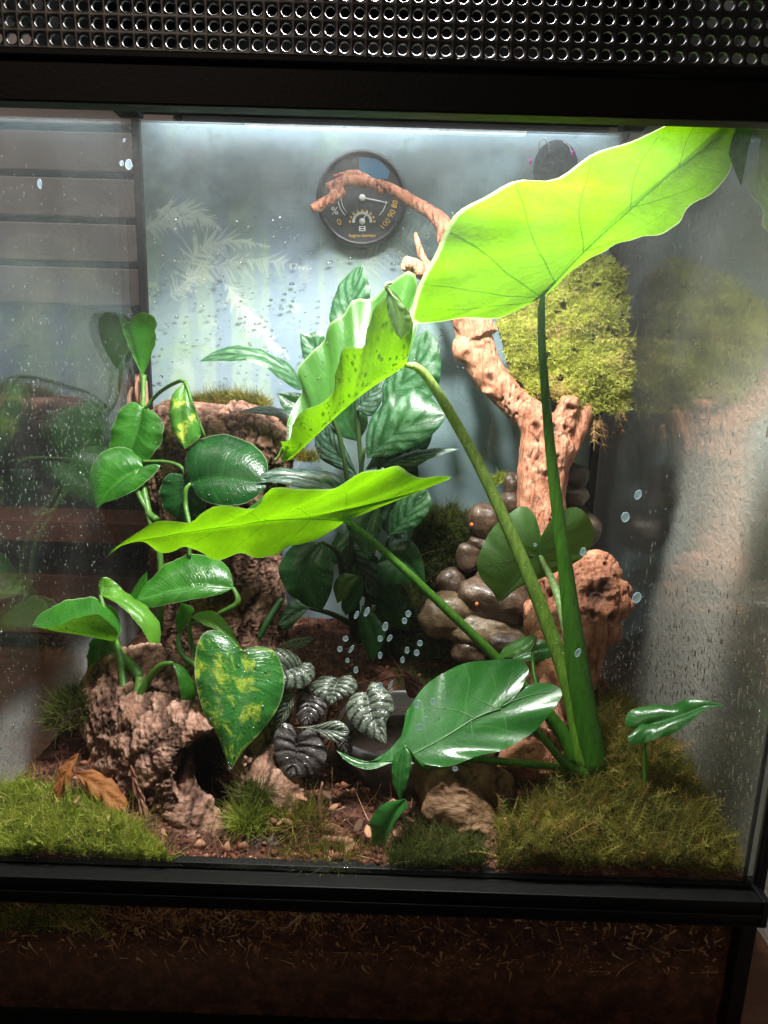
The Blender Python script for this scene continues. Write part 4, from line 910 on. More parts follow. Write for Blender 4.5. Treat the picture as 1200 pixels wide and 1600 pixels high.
tip = leaf(taro, 12.3, [(1146, 172, 0), (1150, 220, -.1), (1158, 292, -.3)], [(1146, 172, 0), (1133, 192, .2), (1137, 235, .1), (1158, 292, -.3)], [(1146, 172, 0), (1178, 186, -.5), (1170, 230, -.4), (1158, 292, -.3)], m_taro_f, 'leaf_tip', 20, 5, wave=.02, label='dark hanging tip of the big leaf against the right pane')
m_taro_b = leaf_mat('taro_leaf_mid', (.075, .24, .035), (.05, .17, .03), (.10, .28, .05), (.22, .50, .002), sidev=.15, net=.35, tfac=.55, edge=.35, nv=6, k=.5, vw=.04, rough=.32, veinamt=.2, bump=.25, spots=.3, tvein=.5, midw=.015)
Lb = leaf(taro, 14.5, [(634, 570, 0), (600, 592, -.3), (560, 620, -.6), (520, 655, -.9), (485, 688, -1.2), (455, 715, -1.5), (440, 722, -1.6)],
     [(634, 570, 0), (640, 545, -1.0), (645, 505, -1.6), (628, 470, -2.2), (607, 452, -2.5), (592, 482, -2.7), (575, 512, -2.8), (566, 538, -2.9), (540, 543, -3.0), (530, 575, -3.0), (520, 605, -3), (505, 628, -2.9), (475, 642, -2.7), (458, 662, -2.5), (452, 688, -2.2), (438, 690, -1.9), (443, 702, -1.7), (440, 722, -1.6)],
     [(634, 570, 0), (650, 520, 2.0), (655, 470, 3), (648, 432, 3.6), (625, 434, 3.8), (590, 455, 4), (558, 468, 4), (535, 498, 3.8), (510, 512, 3.6), (495, 540, 3.3), (470, 572, 3), (471, 610, 2.2), (458, 636, 1.2), (449, 660, .2), (448, 690, -.8), (440, 722, -1.6)],
     m_taro_b, nu=54, nv=11, cup=-.05, wave=.045, wn=5, seed=2, mpow=1.05)
tube('leaf_drip_tip', [P(443, 700, 12.9), P(436, 712, 12.8), P(428, 720, 12.7)], [.14, .10, .04], m_taro_s, Lb, 8, 6)
tube('petiole', [base+[-.6, 0, .2], P(896, 1100, 8.9), P(868, 1010, 10.1), P(818, 880, 11.6), P(755, 740, 13.1), P(700, 640, 14.1), P(668, 590, 14.6), P(648, 572, 14.6), P(632, 570, 14.5)], [.7, .58, .52, .46, .40, .36, .32, .28, .16], m_taro_s, Lb, 44, 12)
leaf(taro, 11.6, [(606, 452, 0), (618, 485, 0), (626, 530, .1)], [(606, 452, 0), (604, 475, .1), (612, 510, .2), (626, 530, .1)], [(606, 452, 0), (630, 476, -.2), (642, 498, -.1), (641, 518, .1), (626, 530, .1)], leaf_mat('taro_leaf_pale', (.24, .42, .16), (.16, .34, .10), (.40, .55, .28), (.3, .55, .08), tfac=.3, nv=5, k=1, vw=.08, rough=.3), 'leaf_lobe', nu=24, nv=7, cup=.12, label='pale dewy folded lobe at the head of the drooping leaf')
tube('leaf_drip_tip', [P(612, 462, 11.7), P(604, 450, 11.6), P(606, 443, 11.6), P(613, 443, 11.7)], [.1, .14, .12, .06], stem_mat('taro_bud', (.45, .6, .2), (.5, .66, .25)), Lb, 12, 8)
Lc = leaf(taro, 12, [(540, 814, 0), (490, 811, -.1), (420, 815, -.3), (340, 826, -.5), (270, 836, -.7), (215, 846, -.9), (178, 858, -1.1), (166, 872, -1.2)],
     [(540, 814, 0), (600, 790, .6), (655, 768, 1.0), (705, 746, 1.4), (690, 741, .8), (645, 742, -.2), (620, 734, -1.2), (575, 736, -2.2), (540, 743, -2.8), (523, 758, -3.1), (500, 768, -3.2), (450, 765, -3.2), (420, 768, -3.2), (395, 790, -3), (340, 790, -2.8), (318, 802, -2.6), (300, 818, -2.4), (275, 814, -2.1), (245, 814, -1.9), (222, 827, -1.6), (198, 843, -1.4), (180, 856, -1.25), (166, 872, -1.2)],
     [(540, 814, 0), (525, 825, .8), (495, 843, 1.5), (460, 852, 1.8), (428, 868, 2), (400, 869, 2), (372, 866, 2), (345, 876, 1.9), (318, 864, 1.6), (290, 855, 1.2), (272, 862, .9), (248, 862, .5), (224, 845, -.2), (200, 846, -.6), (180, 860, -1.0), (166, 872, -1.2)],
     m_taro_b, nu=64, nv=11, cup=.05, wave=.03, wn=5, seed=4, mpow=1.1)
tube('petiole', [base+[-1.0, .2, .3], P(868, 1130, 8.8), P(775, 1028, 10.0), P(690, 945, 10.9), P(612, 872, 11.6), P(565, 832, 12), P(538, 813, 12)], [.55, .46, .34, .30, .26, .24, .15], m_taro_d, Lc, 36, 12)
Ld = leaf(taro, 6.5, [(782, 1107, .9), (742, 1122, .5), (690, 1152, -.4), (640, 1178, -1.1), (600, 1190, -1.5), (560, 1190, -1.6), (525, 1172, -1.7)],
     [(782, 1107, .9), (808, 1085, 1.6), (820, 1064, 2.2), (827, 1043, 2.7), (812, 1030, 3.1), (790, 1030, 3.2), (745, 1035, 3.1), (697, 1047, 2.8), (660, 1075, 2.0), (640, 1108, 1.2), (630, 1145, .2), (602, 1176, -.9), (592, 1190, -1.4), (560, 1186, -1.6), (525, 1172, -1.7)],
     [(782, 1107, .9), (815, 1078, 1.9), (840, 1067, 2.2), (870, 1072, 2.0), (878, 1086, 1.6), (866, 1107, .9), (838, 1138, 0), (795, 1167, -.9), (745, 1184, -1.5), (704, 1197, -2), (672, 1196, -2.1), (643, 1188, -2.1), (612, 1192, -2.0), (577, 1203, -1.9), (545, 1192, -1.8), (525, 1172, -1.7)],
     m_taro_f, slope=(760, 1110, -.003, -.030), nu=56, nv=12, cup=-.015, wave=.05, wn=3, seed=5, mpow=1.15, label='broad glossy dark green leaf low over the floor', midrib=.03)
tube('petiole', [base+[-.7, -.6, .1], P(885, 1195, 6.8), P(845, 1150, 7.1), P(805, 1118, 7.3), P(784, 1108, 7.35)], [.42, .3, .24, .2, .12], m_taro_d, Ld, 24, 10)
Le = leaf(taro, 17, [(842, 862, 0), (825, 885, -.3), (800, 915, -.5), (778, 941, -.6)],
     [(842, 862, 0), (845, 838, .5), (838, 812, 1), (826, 794, 1.3), (814, 791, 1.3), (796, 802, 1.2), (769, 826, 1.0), (751, 859, .5), (745, 882, .2), (752, 905, -.1), (769, 924, -.4), (778, 941, -.6)],
     [(842, 862, 0), (850, 838, -.3), (864, 806, -.6), (880, 797, -.8), (903, 793, -1), (920, 808, -1.2), (929, 834, -1.3), (920, 860, -1.3), (896, 881, -1.2), (852, 901, -1.0), (808, 920, -.8), (786, 938, -.7), (778, 941, -.6)],
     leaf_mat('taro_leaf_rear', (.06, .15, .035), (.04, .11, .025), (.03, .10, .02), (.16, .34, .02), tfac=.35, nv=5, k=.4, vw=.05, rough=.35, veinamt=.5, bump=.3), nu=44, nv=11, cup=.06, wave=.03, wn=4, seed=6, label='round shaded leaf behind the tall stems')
tube('petiole', [P(842, 863, 16.9), P(850, 882, 15.4), P(862, 905, 13.6), P(876, 945, 11.5), P(895, 1030, 9.8), base+[-.3, .4, .1]], [.12, .22, .26, .32, .4, .5], stem_mat('taro_stem_pale', (.42, .60, .24), (.20, .40, .08)), Le, 30, 10)
Lf = leaf(taro, 5.2, [(1003, 1130, .9), (1030, 1128, .6), (1070, 1115, .1), (1104, 1103, -.2), (1134, 1103, -.5)],
     [(1003, 1130, .9), (985, 1139, .9), (977, 1127, 1.2), (982, 1113, 1.5), (996, 1106, 1.6), (1020, 1101, 1.5), (1046, 1103, 1.2), (1062, 1096, .8), (1078, 1092, .5), (1105, 1094, 0), (1134, 1103, -.5)],
     [(1003, 1130, .9), (992, 1140, .5), (981, 1152, .1), (984, 1163, -.1), (1002, 1161, -.2), (1022, 1156, -.3), (1058, 1143, -.4), (1088, 1120, -.5), (1108, 1106, -.5), (1134, 1103, -.5)],
     m_taro_f, nu=36, nv=9, cup=.10, wave=.03, seed=7, label='small pointed leaf over the moss by the right pane')
tube('petiole', [base+[.8, -.5, -.1], P(1000, 1240, 5.6), P(1008, 1190, 5.8), P(1004, 1132, 6.0)], [.16, .14, .12, .08], m_taro_d, Lf, 20, 8)
Lg = leaf(taro, 13, [(776, 1031, 0), (800, 1015, 0), (822, 1003, 0), (838, 992, 0)], [(776, 1031, 0), (788, 1012, .5), (815, 996, .7), (838, 992, 0)], [(776, 1031, 0), (805, 1025, -.5), (830, 1014, -.5), (838, 992, 0)], m_taro, nu=24, nv=6, cup=.15, label='small bright young leaf beside the slanting stem')
Lg2 = leaf(taro, 14.5, [(860, 1012, 0), (835, 1016, 0), (800, 1030, 0)], [(860, 1012, 0), (848, 1000, .4), (815, 1010, .5), (800, 1030, 0)], [(860, 1012, 0), (858, 1030, -.4), (825, 1033, -.5), (800, 1030, 0)], m_taro_f, nu=24, nv=6)
tube('petiole', [P(838, 994, 13), P(832, 1030, 12.4), P(845, 1090, 10.5), base+[-1.2, .3, 0]], [.08, .12, .16, .2], m_taro_d, Lg, 20, 8)
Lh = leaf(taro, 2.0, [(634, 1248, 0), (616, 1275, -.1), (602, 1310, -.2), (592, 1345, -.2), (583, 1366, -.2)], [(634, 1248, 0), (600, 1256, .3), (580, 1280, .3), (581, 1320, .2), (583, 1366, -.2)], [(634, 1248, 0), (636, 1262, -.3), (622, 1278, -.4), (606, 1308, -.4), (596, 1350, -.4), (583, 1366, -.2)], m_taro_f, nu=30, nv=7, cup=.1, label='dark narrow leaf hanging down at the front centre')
leaf(taro, 3.2, [(626, 1252, -.9), (624, 1225, -.6), (628, 1185, 0), (632, 1165, .4)], [(626, 1252, -.9), (614, 1225, -.5), (614, 1185, .1), (632, 1165, .4)], [(626, 1252, -.9), (636, 1225, -.8), (643, 1185, -.2), (632, 1165, .4)], m_taro_f, nu=24, nv=5, cup=.15)
tube('petiole', [P(632, 1166, 3.6), P(665, 1200, 4.5), P(720, 1185, 6), base+[-1.2, .2, 0]], [.14, .18, .22, .25], m_taro_d, Lh, 20, 8)
def veins(lf, lines, m, name='vein'):
    """raised veins that run over the blade: each a line of photograph points dropped on to its surface"""
    G, N = LEAFSURF[lf.name]; g = G.reshape(-1, 3); nn = N.reshape(-1, 3); d = g-CAM; z = d@FW; X, Y = 600+FPX*(d@RT)/z, 800-FPX*(d@UP)/z
    for r0, pts in lines:
        c = []
        for px, py in cr(np.c_[np.array(pts, float), np.zeros(len(pts))], 14)[:, :2]:
            e = np.hypot(X-px, Y-py); k = np.argsort(e)[:4]; w = 1/(e[k]+1.5); c.append((g[k]+nn[k]*.012)@np.eye(3)*1.0 @ np.eye(3) if False else (w[:, None]*(g[k]+nn[k]*.012)).sum(0)/w.sum())
        c = np.array(c); c[1:-1] = (c[:-2]+c[1:-1]+c[2:])/3
        tube(name, c, list(np.linspace(r0, r0*.35, len(c))), m, lf, 24, 6, .8)
m_vd = leaf_mat('taro_vein', (.2, .5, .03), (.2, .5, .03), (.2, .5, .03), (.42, .95, .01), tfac=.8, veinamt=0, tvein=0, net=0.0); m_vp = stem_mat('taro_vein_pale', (.26, .46, .20), (.16, .36, .12)); m_ve = stem_mat('taro_vein_dark', (.03, .10, .015), (.03, .1, .015))
_t = m_vd.node_tree; _o = [n_ for n_ in _t.nodes if n_.type == 'OUTPUT_MATERIAL'][0]; _s = _o.inputs[0].links[0].from_socket; _m = _t.nodes.new('ShaderNodeMixShader'); _m.inputs[0].default_value = .45; _t.links.new(_t.nodes.new('ShaderNodeBsdfTransparent').outputs[0], _m.inputs[1]); _t.links.new(_s, _m.inputs[2]); _t.links.new(_m.outputs[0], _o.inputs[0])   # vein tissue lets part of the glow through
veins(La, [(.11, [(846, 466), (868, 440), (912, 393), (985, 325), (1060, 262), (1135, 205)]), (.055, [(912, 392), (905, 340), (912, 290), (921, 255)]), (.06, [(867, 440), (836, 380), (816, 320), (803, 292)]), (.06, [(846, 464), (790, 424), (735, 378), (700, 362)]), (.05, [(843, 466), (770, 459), (700, 448), (657, 443)]), (.04, [(838, 470), (750, 480), (662, 483)]), (.05, [(985, 326), (994, 268), (1026, 214)]), (.04, [(914, 392), (972, 372), (1040, 332)]), (.035, [(987, 324), (1050, 306), (1105, 282)]), (.04, [(1060, 262), (1072, 220), (1095, 180)])], m_vd)
veins(Lc, [(.07, [(540, 813), (490, 811), (420, 815), (340, 826), (270, 836), (205, 848)]), (.04, [(536, 808), (541, 782), (538, 757)]), (.035, [(545, 808), (600, 781), (640, 758), (690, 744)]), (.035, [(490, 811), (468, 795), (440, 786)]), (.03, [(482, 815), (462, 835), (438, 856)]), (.03, [(420, 815), (390, 802), (350, 800)]), (.03, [(415, 817), (390, 838), (365, 858)]), (.025, [(340, 826), (315, 842), (290, 850)])], m_vd)
veins(Lb, [(.045, [(630, 575), (590, 580), (540, 600), (500, 640), (470, 680)]), (.035, [(632, 560), (622, 520), (612, 480)]), (.035, [(622, 566), (590, 552), (572, 548)]), (.03, [(560, 606), (535, 612), (522, 618)])], m_vd)
veins(Ld, [(.06, [(782, 1107), (742, 1122), (685, 1157), (640, 1181), (600, 1189)]), (.04, [(782, 1107), (772, 1066), (762, 1042)]), (.04, [(784, 1104), (795, 1070), (803, 1043)]), (.04, [(778, 1108), (742, 1090), (722, 1072)]), (.035, [(742, 1122), (714, 1110), (680, 1107)]), (.03, [(735, 1127), (738, 1150), (733, 1176)]), (.03, [(783, 1110), (792, 1136), (790, 1160)]), (.04, [(786, 1104), (830, 1086), (866, 1082)]), (.03, [(690, 1155), (680, 1172), (672, 1190)])], m_vp)
veins(Le, [(.05, [(842, 862), (812, 900), (782, 936)]), (.035, [(842, 862), (800, 845), (768, 832)]), (.035, [(840, 866), (795, 876), (756, 885)]), (.035, [(844, 858), (876, 830), (905, 812)]), (.035, [(846, 862), (885, 852), (915, 850)])], m_ve)
beads([Lb], 260, .035, .12, m_dew, taro, seed=3)
beads([Ld, Lf], 30, .03, .07, m_dew, taro, seed=4)

# ------------------------------------------------------------------ trailing pothos on the tall log
PG = dict(tfac=.30, nv=7, k=1.0, vw=.05, rough=.27, veinamt=.32, bump=.38, coat=.16, edge=.35, spots=.35)
m_po = leaf_mat('pothos_leaf', (.038, .20, .014), (.02, .125, .010), (.10, .30, .04), (.20, .52, .02), **PG)
m_pod = leaf_mat('pothos_leaf_dark', (.012, .085, .016), (.006, .05, .010), (.05, .17, .03), (.05, .2, .02), **PG)
m_pol = leaf_mat('pothos_leaf_lime', (.12, .34, .03), (.08, .25, .02), (.2, .42, .06), (.34, .62, .03), **PG)
m_pov = leaf_mat('pothos_leaf_marbled', (.035, .19, .03), (.018, .115, .02), (.08, .28, .05), (.16, .42, .03), pattern='marble', pat_col=(.48, .58, .05), **PG)
m_poy = leaf_mat('pothos_leaf_yellow', (.07, .26, .03), (.05, .2, .025), (.2, .4, .08), (.26, .5, .03), pattern='blotch', pat_col=(.55, .66, .10), **PG)
m_pst = stem_mat('pothos_stem', (.13, .32, .05), (.10, .25, .04))
bp_ = P(250, 985, 21)
po = thing('pothos', 'trailing pothos with heart shaped leaves climbing over the tall cork log', 'plant', bp_)
l1 = leaf(po, 32.2, [(223, 588, -.5), (215, 555, 0), (205, 520, .4), (189, 487, .8)], [(223, 588, -.5), (206, 553, .3), (195, 525, .7), (187, 500, 1.0), (189, 487, .8)], [(223, 588, -.5), (235, 560, -.8), (243, 530, -1), (244, 506, -1), (235, 491, -.8), (222, 488, -.5), (210, 494, .0), (200, 505, .2), (189, 487, .8)], m_po, cup=-.12, label='upright heart leaf at the back left corner')
l2 = leaf(po, 26.8, [(223, 638, 0), (216, 665, -.5), (205, 702, -1.1), (198, 738, -1.3)], [(223, 638, 0), (210, 628, .2), (192, 636, .1), (178, 660, -.3), (171, 692, -.7), (176, 722, -1.1), (198, 738, -1.3)], [(223, 638, 0), (238, 642, -.4), (252, 656, -.9), (256, 676, -1.3), (247, 700, -1.5), (225, 724, -1.5), (198, 738, -1.3)], m_po, cup=.12)
l3 = leaf(po, 24.8, [(224, 731, 0), (192, 748, -.7), (168, 770, -1.2), (151, 799, -1.5)], [(224, 731, 0), (217, 712, .6), (198, 700, .8), (172, 700, .6), (150, 716, .0), (141, 740, -.6), (143, 768, -1.1), (151, 799, -1.5)], [(224, 731, 0), (240, 727, 0), (252, 726, -.1), (235, 747, -.7), (208, 768, -1.3), (177, 781, -1.6), (160, 787, -1.6), (151, 799, -1.5)], m_po, cup=.14, wave=.02)
l4 = leaf(po, 25, [(289, 598, 0), (282, 640, -1.1), (289, 702, -1.6)], [(289, 598, 0), (270, 616, -.3), (264, 645, -.7), (270, 676, -1.1), (289, 702, -1.6)], [(289, 598, 0), (298, 625, -.5), (311, 655, -.8), (314, 680, -1.1), (289, 702, -1.6)], m_poy, cup=.2, label='folded leaf with a pale yellow patch')
l5 = leaf(po, 22.5, [(298, 755, 0), (330, 748, -.6), (372, 750, -.9), (418, 758, -1)], [(298, 755, 0), (289, 728, .8), (293, 706, 1.4), (308, 689, 1.9), (335, 679, 2.2), (368, 682, 2.1), (398, 697, 1.5), (417, 720, .6), (418, 758, -1)], [(298, 755, 0), (307, 773, -.9), (327, 786, -1.5), (352, 790, -1.8), (378, 788, -1.8), (400, 777, -1.5), (418, 758, -1)], m_pod, cup=.12, wave=.02, label='large dark glossy heart leaf facing up')
l6 = leaf(po, 23.6, [(289, 742, 0), (288, 778, -.4), (290, 815, -.6)], [(289, 742, 0), (265, 740, .2), (250, 762, .1), (252, 786, -.2), (266, 804, -.4), (290, 815, -.6)], [(289, 742, 0), (305, 756, -.3), (322, 778, -.4), (316, 806, -.6), (290, 815, -.6)], m_pod)
l7 = leaf(po, 18.5, [(365, 919, .5), (322, 916, 0), (270, 922, -.4), (212, 938, -.8)], [(365, 919, .5), (362, 900, 1.2), (350, 880, 1.8), (315, 866, 2.2), (276, 872, 2), (246, 894, 1.2), (226, 915, .3), (212, 938, -.8)], [(365, 919, .5), (342, 929, -.2), (300, 937, -.8), (262, 944, -1), (232, 949, -1), (212, 938, -.8)], m_po, cup=.10, label='long dark green leaf lying across the log')
l8 = leaf(po, 19, [(230, 893, 0), (212, 925, -.2), (188, 952, -.3)], [(230, 893, 0), (218, 905, .1), (203, 930, 0), (188, 952, -.3)], [(230, 893, 0), (228, 915, -.2), (210, 945, -.4), (188, 952, -.3)], m_po, nu=20, nv=5)
for o, pts, rad, m in ((l1, [P(224, 586, 31.7), P(224, 620, 31), P(223, 640, 30), P(226, 690, 26.6)], [.30, .22, .25, .25], m_pst), (l4, [P(226, 640, 30), P(245, 617, 29.3), P(270, 600, 26.6), P(289, 597, 25), P(300, 630, 24.4), P(320, 682, 23.8)], [.17, .17, .17, .16, .15, .12], m_pst),
    (l3, [P(224, 731, 24.8), P(212, 742, 24.2), P(216, 770, 24), P(232, 800, 23.5)], [.1, .2, .22, .25], m_pst), (l2, [P(220, 718, 25.6), P(224, 760, 24.5), P(232, 800, 23.5), P(245, 812, 22.8)], [.12, .24, .3, .3], m_pst),
    (l6, [P(224, 721, 25.2), P(262, 722, 24.4), P(283, 730, 23.8), P(289, 744, 23.6)], [.14, .16, .17, .12], m_pst), (l5, [P(298, 755, 22.5), P(290, 766, 22.3), P(290, 790, 22.2), P(296, 822, 21), P(296, 870, 20)], [.12, .2, .2, .18, .15], m_pst), (l7, [P(364, 918, 19), P(372, 940, 18.6), P(350, 955, 18.8), P(300, 975, 20)], [.14, .25, .2, .2], m_pst)):
    tube('petiole', pts, rad, m, o, 24, 8)
tube('vine', [P(223, 640, 30), P(214, 700, 26.5), P(232, 800, 23.5), P(250, 870, 22), bp_], [.2, .25, .3, .28, .3], m_pst, po, 40, 9)
beads([l2, l3, l5, l5, l6, l7], 130, .03, .10, m_dew, po, seed=7)

# ------------------------------------------------------------------ pothos rooted at the front left
bq = P(216, 1252, 5.0)
pq = thing('pothos', 'young pothos with a marbled heart leaf growing beside the low cork tube', 'plant', bq)
q1 = leaf(pq, 13.5, [(181, 1002, 0), (150, 996, -1.2), (112, 989, -1.8), (78, 984, -1.6), (50, 978, -1.2)], [(181, 1002, 0), (189, 985, 1.2), (186, 964, 2), (171, 945, 2.4), (145, 934, 2.4), (115, 935, 2), (86, 946, 1.2), (62, 960, 0), (50, 978, -1.2)], [(181, 1002, 0), (184, 988, -1.4), (166, 968, -2.4), (145, 960, -2.8), (117, 966, -2.8), (90, 978, -2.2), (66, 981, -1.6), (50, 978, -1.2)], m_po, nu=40, nv=10, cup=.0, wave=.02, label='folded wet leaf at the far left')
q2 = leaf(pq, 16, [(157, 930, 0), (190, 938, -.5), (222, 962, -.9), (238, 995, -1.2), (242, 1033, -1.4)], [(157, 930, 0), (180, 912, .9), (195, 925, .8), (222, 942, .5), (246, 968, 0), (251, 998, -.7), (242, 1033, -1.4)], [(157, 930, 0), (184, 944, -.9), (208, 966, -1.4), (227, 992, -1.6), (238, 1015, -1.6), (242, 1033, -1.4)], m_pol, cup=.1, label='lime backlit leaf bending down')
q2b = leaf(pq, 16, [(157, 930, 0), (162, 915, .3), (160, 902, .4)], [(157, 930, 0), (154, 912, .4), (160, 902, .4)], [(157, 930, 0), (180, 925, .4), (190, 920, .7), (172, 904, .6), (160, 902, .4)], m_pol, nu=20, nv=5)
q3 = leaf(pq, 15.5, [(166, 996, 0), (155, 1030, -.5), (160, 1072, -.9)], [(166, 996, 0), (143, 1000, .3), (136, 1030, 0), (140, 1056, -.5), (160, 1072, -.9)], [(166, 996, 0), (177, 1012, -.4), (171, 1043, -.8), (166, 1066, -.9), (160, 1072, -.9)], m_po, cup=.14)
q4 = leaf(pq, 9.5, [(270, 1036, 0), (288, 1060, -.4), (296, 1088, -.8), (275, 1117, -.9)], [(270, 1036, 0), (277, 1058, -.6), (283, 1088, -1.0), (284, 1106, -1.0), (275, 1117, -.9)], [(270, 1036, 0), (284, 1040, .3), (301, 1063, .2), (306, 1088, -.2), (296, 1106, -.6), (275, 1117, -.9)], m_po, cup=.15)
q5 = leaf(pq, 13.5, [(279, 993, 0), (284, 968, .2), (283, 941, .3)], [(279, 993, 0), (274, 968, -.3), (283, 941, .3)], [(279, 993, 0), (292, 975, .6), (303, 952, .9), (283, 941, .3)], m_po, nu=20, nv=6, cup=.1)
q6 = leaf(pq, 10, [(298, 964, .6), (330, 968, .4), (356, 988, 0), (378, 1016, -.5)], [(298, 964, .6), (312, 956, 1), (334, 955, 1), (352, 971, .7), (366, 992, .2), (378, 1016, -.5)], [(298, 964, .6), (318, 976, -.1), (340, 985, -.3), (360, 1002, -.5), (378, 1016, -.5)], m_pol, cup=.12)
q7 = leaf(pq, 8.6, [(378, 1017, 0), (378, 1050, -.9), (374, 1090, -1.9), (367, 1145, -3.1), (360, 1207, -4.0)], [(378, 1017, 0), (361, 996, .5), (340, 985, .6), (320, 988, .3), (308, 1008, -.2), (304, 1040, -.9), (308, 1078, -1.7), (320, 1116, -2.4), (340, 1152, -3.0), (351, 1180, -3.5), (360, 1207, -4.0)], [(378, 1017, 0), (389, 1012, .3), (409, 1010, .5), (430, 1019, .4), (443, 1048, -.2), (443, 1080, -1.0), (432, 1110, -1.7), (408, 1143, -2.5), (385, 1168, -3.2), (369, 1190, -3.7), (360, 1207, -4.0)], m_pov, nu=54, nv=12, cup=.08, wave=.015, label='large heart leaf marbled with yellow')
for o, pts, rad in ((q1, [P(181, 1001, 13.5), P(188, 1030, 12.4), P(195, 1090, 10.4), P(199, 1145, 8.8), P(204, 1185, 7.2), bq+[-.2, 0, 0]], [.16, .27, .29, .32, .36, .34]),
    (q2, [P(157, 930, 16), P(168, 975, 15), P(186, 1020, 13.5), P(214, 1050, 11.5), P(219, 1062, 11)], [.14, .3, .36, .4, .34]), (q4, [P(270, 1036, 9.5), P(252, 1040, 9.7), P(232, 1062, 9.9), P(216, 1095, 9.6), P(208, 1125, 9.0), P(206, 1160, 7.6)], [.13, .22, .26, .32, .34, .3]),
    (q3, [P(166, 997, 15.5), P(186, 1022, 13.4)], [.12, .2]), (q7, [P(378, 1016, 8.6), P(330, 1048, 9.4), P(300, 1035, 10.2), P(282, 1018, 11), P(278, 994, 12.5)], [.12, .2, .2, .2, .17]), (q6, [P(298, 964, 10.6), P(296, 990, 10.8), P(304, 1022, 10.6), P(320, 1050, 9.6)], [.1, .17, .19, .18]), (q5, [P(279, 992, 13.5), P(280, 1010, 12.2), P(296, 1040, 10.4)], [.1, .18, .2])):
    tube('petiole', pts, rad, m_pst, o, 26, 9)
tube('stem', [P(219, 1058, 11), P(212, 1110, 9.6), P(206, 1160, 8), P(207, 1190, 7), bq], [.3, .34, .36, .38, .36], stem_mat('pothos_stem_low', (.20, .42, .08), (.06, .20, .03)), pq, 30, 10)
beads([q1, q1, q7, q7, q7], 170, .03, .12, m_dew, pq, seed=9)

# ------------------------------------------------------------------ silver striped plant at the back centre
m_ca = leaf_mat('striped_leaf', (.017, .088, .022), (.011, .058, .016), (.02, .09, .03), (.07, .26, .07), tfac=.25, nv=5, k=1.7, vw=.06, rough=.30, pattern='silver', pat_col=(.10, .21, .115), veinamt=.3, bump=.3, coat=.15)
m_cad = leaf_mat('striped_leaf_dark', (.016, .05, .026), (.010, .03, .016), (.02, .06, .03), (.03, .10, .03), tfac=.15, nv=7, k=2.2, vw=.08, rough=.28, pattern='silver', pat_col=(.10, .17, .13), veinamt=.3, bump=.3, coat=.2)
m_cag = leaf_mat('striped_leaf_plain', (.024, .095, .026), (.015, .06, .018), (.04, .13, .04), (.08, .22, .03), tfac=.25, nv=8, k=2.0, vw=.05, rough=.28, veinamt=.3, bump=.3, coat=.2)
bc = P(560, 1006, 26.5)
ca = thing('prayer_plant', 'bushy plant with silver striped dark leaves at the back centre', 'plant', bc)
CL = []
def cl(*a, **k): CL.append(leaf(ca, *a, **k)); return CL[-1]
cl(26.5, [(545, 530, 0), (548, 470, .3), (565, 411, .2)], [(545, 530, 0), (516, 505, .2), (519, 475, .6), (530, 445, .8), (548, 425, .6), (565, 411, .2)], [(545, 530, 0), (572, 500, -.4), (579, 462, -.4), (574, 436, -.1), (565, 411, .2)], m_ca, cup=.1)
cl(23, [(478, 606, 0), (440, 574, -.5), (390, 554, -.8), (311, 565, -1.2)], [(478, 606, 0), (455, 571, .6), (428, 556, .6), (394, 543, .3), (360, 541, -.2), (332, 551, -.8), (311, 565, -1.2)], [(478, 606, 0), (465, 609, -.6), (440, 594, -1.2), (417, 576, -1.5), (389, 565, -1.6), (350, 564, -1.5), (311, 565, -1.2)], m_ca, cup=.12, label='long striped leaf reaching out to the left')
cl(25, [(508, 565, 0), (488, 540, 0), (469, 521, 0)], [(508, 565, 0), (505, 520, .2), (485, 520, .2), (469, 521, 0)], [(508, 565, 0), (478, 565, -.2), (470, 540, -.1), (469, 521, 0)], m_ca, nu=20, nv=6)
cl(24.5, [(573, 716, 0), (612, 682, -.4), (650, 662, -.7), (699, 648, -.8)], [(573, 716, 0), (572, 676, .8), (590, 640, 1.2), (622, 608, 1.3), (660, 612, .8), (682, 630, .2), (699, 648, -.8)], [(573, 716, 0), (610, 712, -.8), (648, 696, -1.2), (680, 675, -1.2), (699, 648, -.8)], m_ca, cup=.1, nu=44, nv=11, label='broad silver striped leaf covered in dew')
cl(26.5, [(598, 652, 0), (628, 600, -.2), (655, 560, 0), (668, 515, .3)], [(598, 652, 0), (598, 604, .4), (616, 566, .6), (640, 534, .6), (668, 515, .3)], [(598, 652, 0), (652, 640, -.6), (682, 608, -.7), (689, 570, -.5), (684, 535, 0), (668, 515, .3)], m_ca, cup=.1, nu=44, nv=11)
cl(22.5, [(545, 772, 0), (500, 755, -.3), (445, 745, -.6), (386, 757, -.9)], [(545, 772, 0), (528, 742, .6), (482, 734, .5), (440, 731, .1), (412, 738, -.5), (386, 757, -.9)], [(545, 772, 0), (494, 768, -1), (461, 760, -1.2), (427, 754, -1.2), (386, 757, -.9)], m_cad, cup=.12, label='nearly black striped leaf low on the left')
cl(25, [(465, 655, 0), (430, 643, -.2), (371, 643, -.6)], [(465, 655, 0), (450, 642, .4), (413, 634, .2), (371, 643, -.6)], [(465, 655, 0), (448, 654, -.4), (405, 647, -.6), (371, 643, -.6)], m_cad, nu=24, nv=6)
cl(27, [(480, 640, 0), (455, 627, .2), (432, 614, .2)], [(480, 640, 0), (470, 615, .3), (432, 614, .2)], [(480, 640, 0), (445, 640, -.2), (432, 614, .2)], m_cag, nu=20, nv=5)
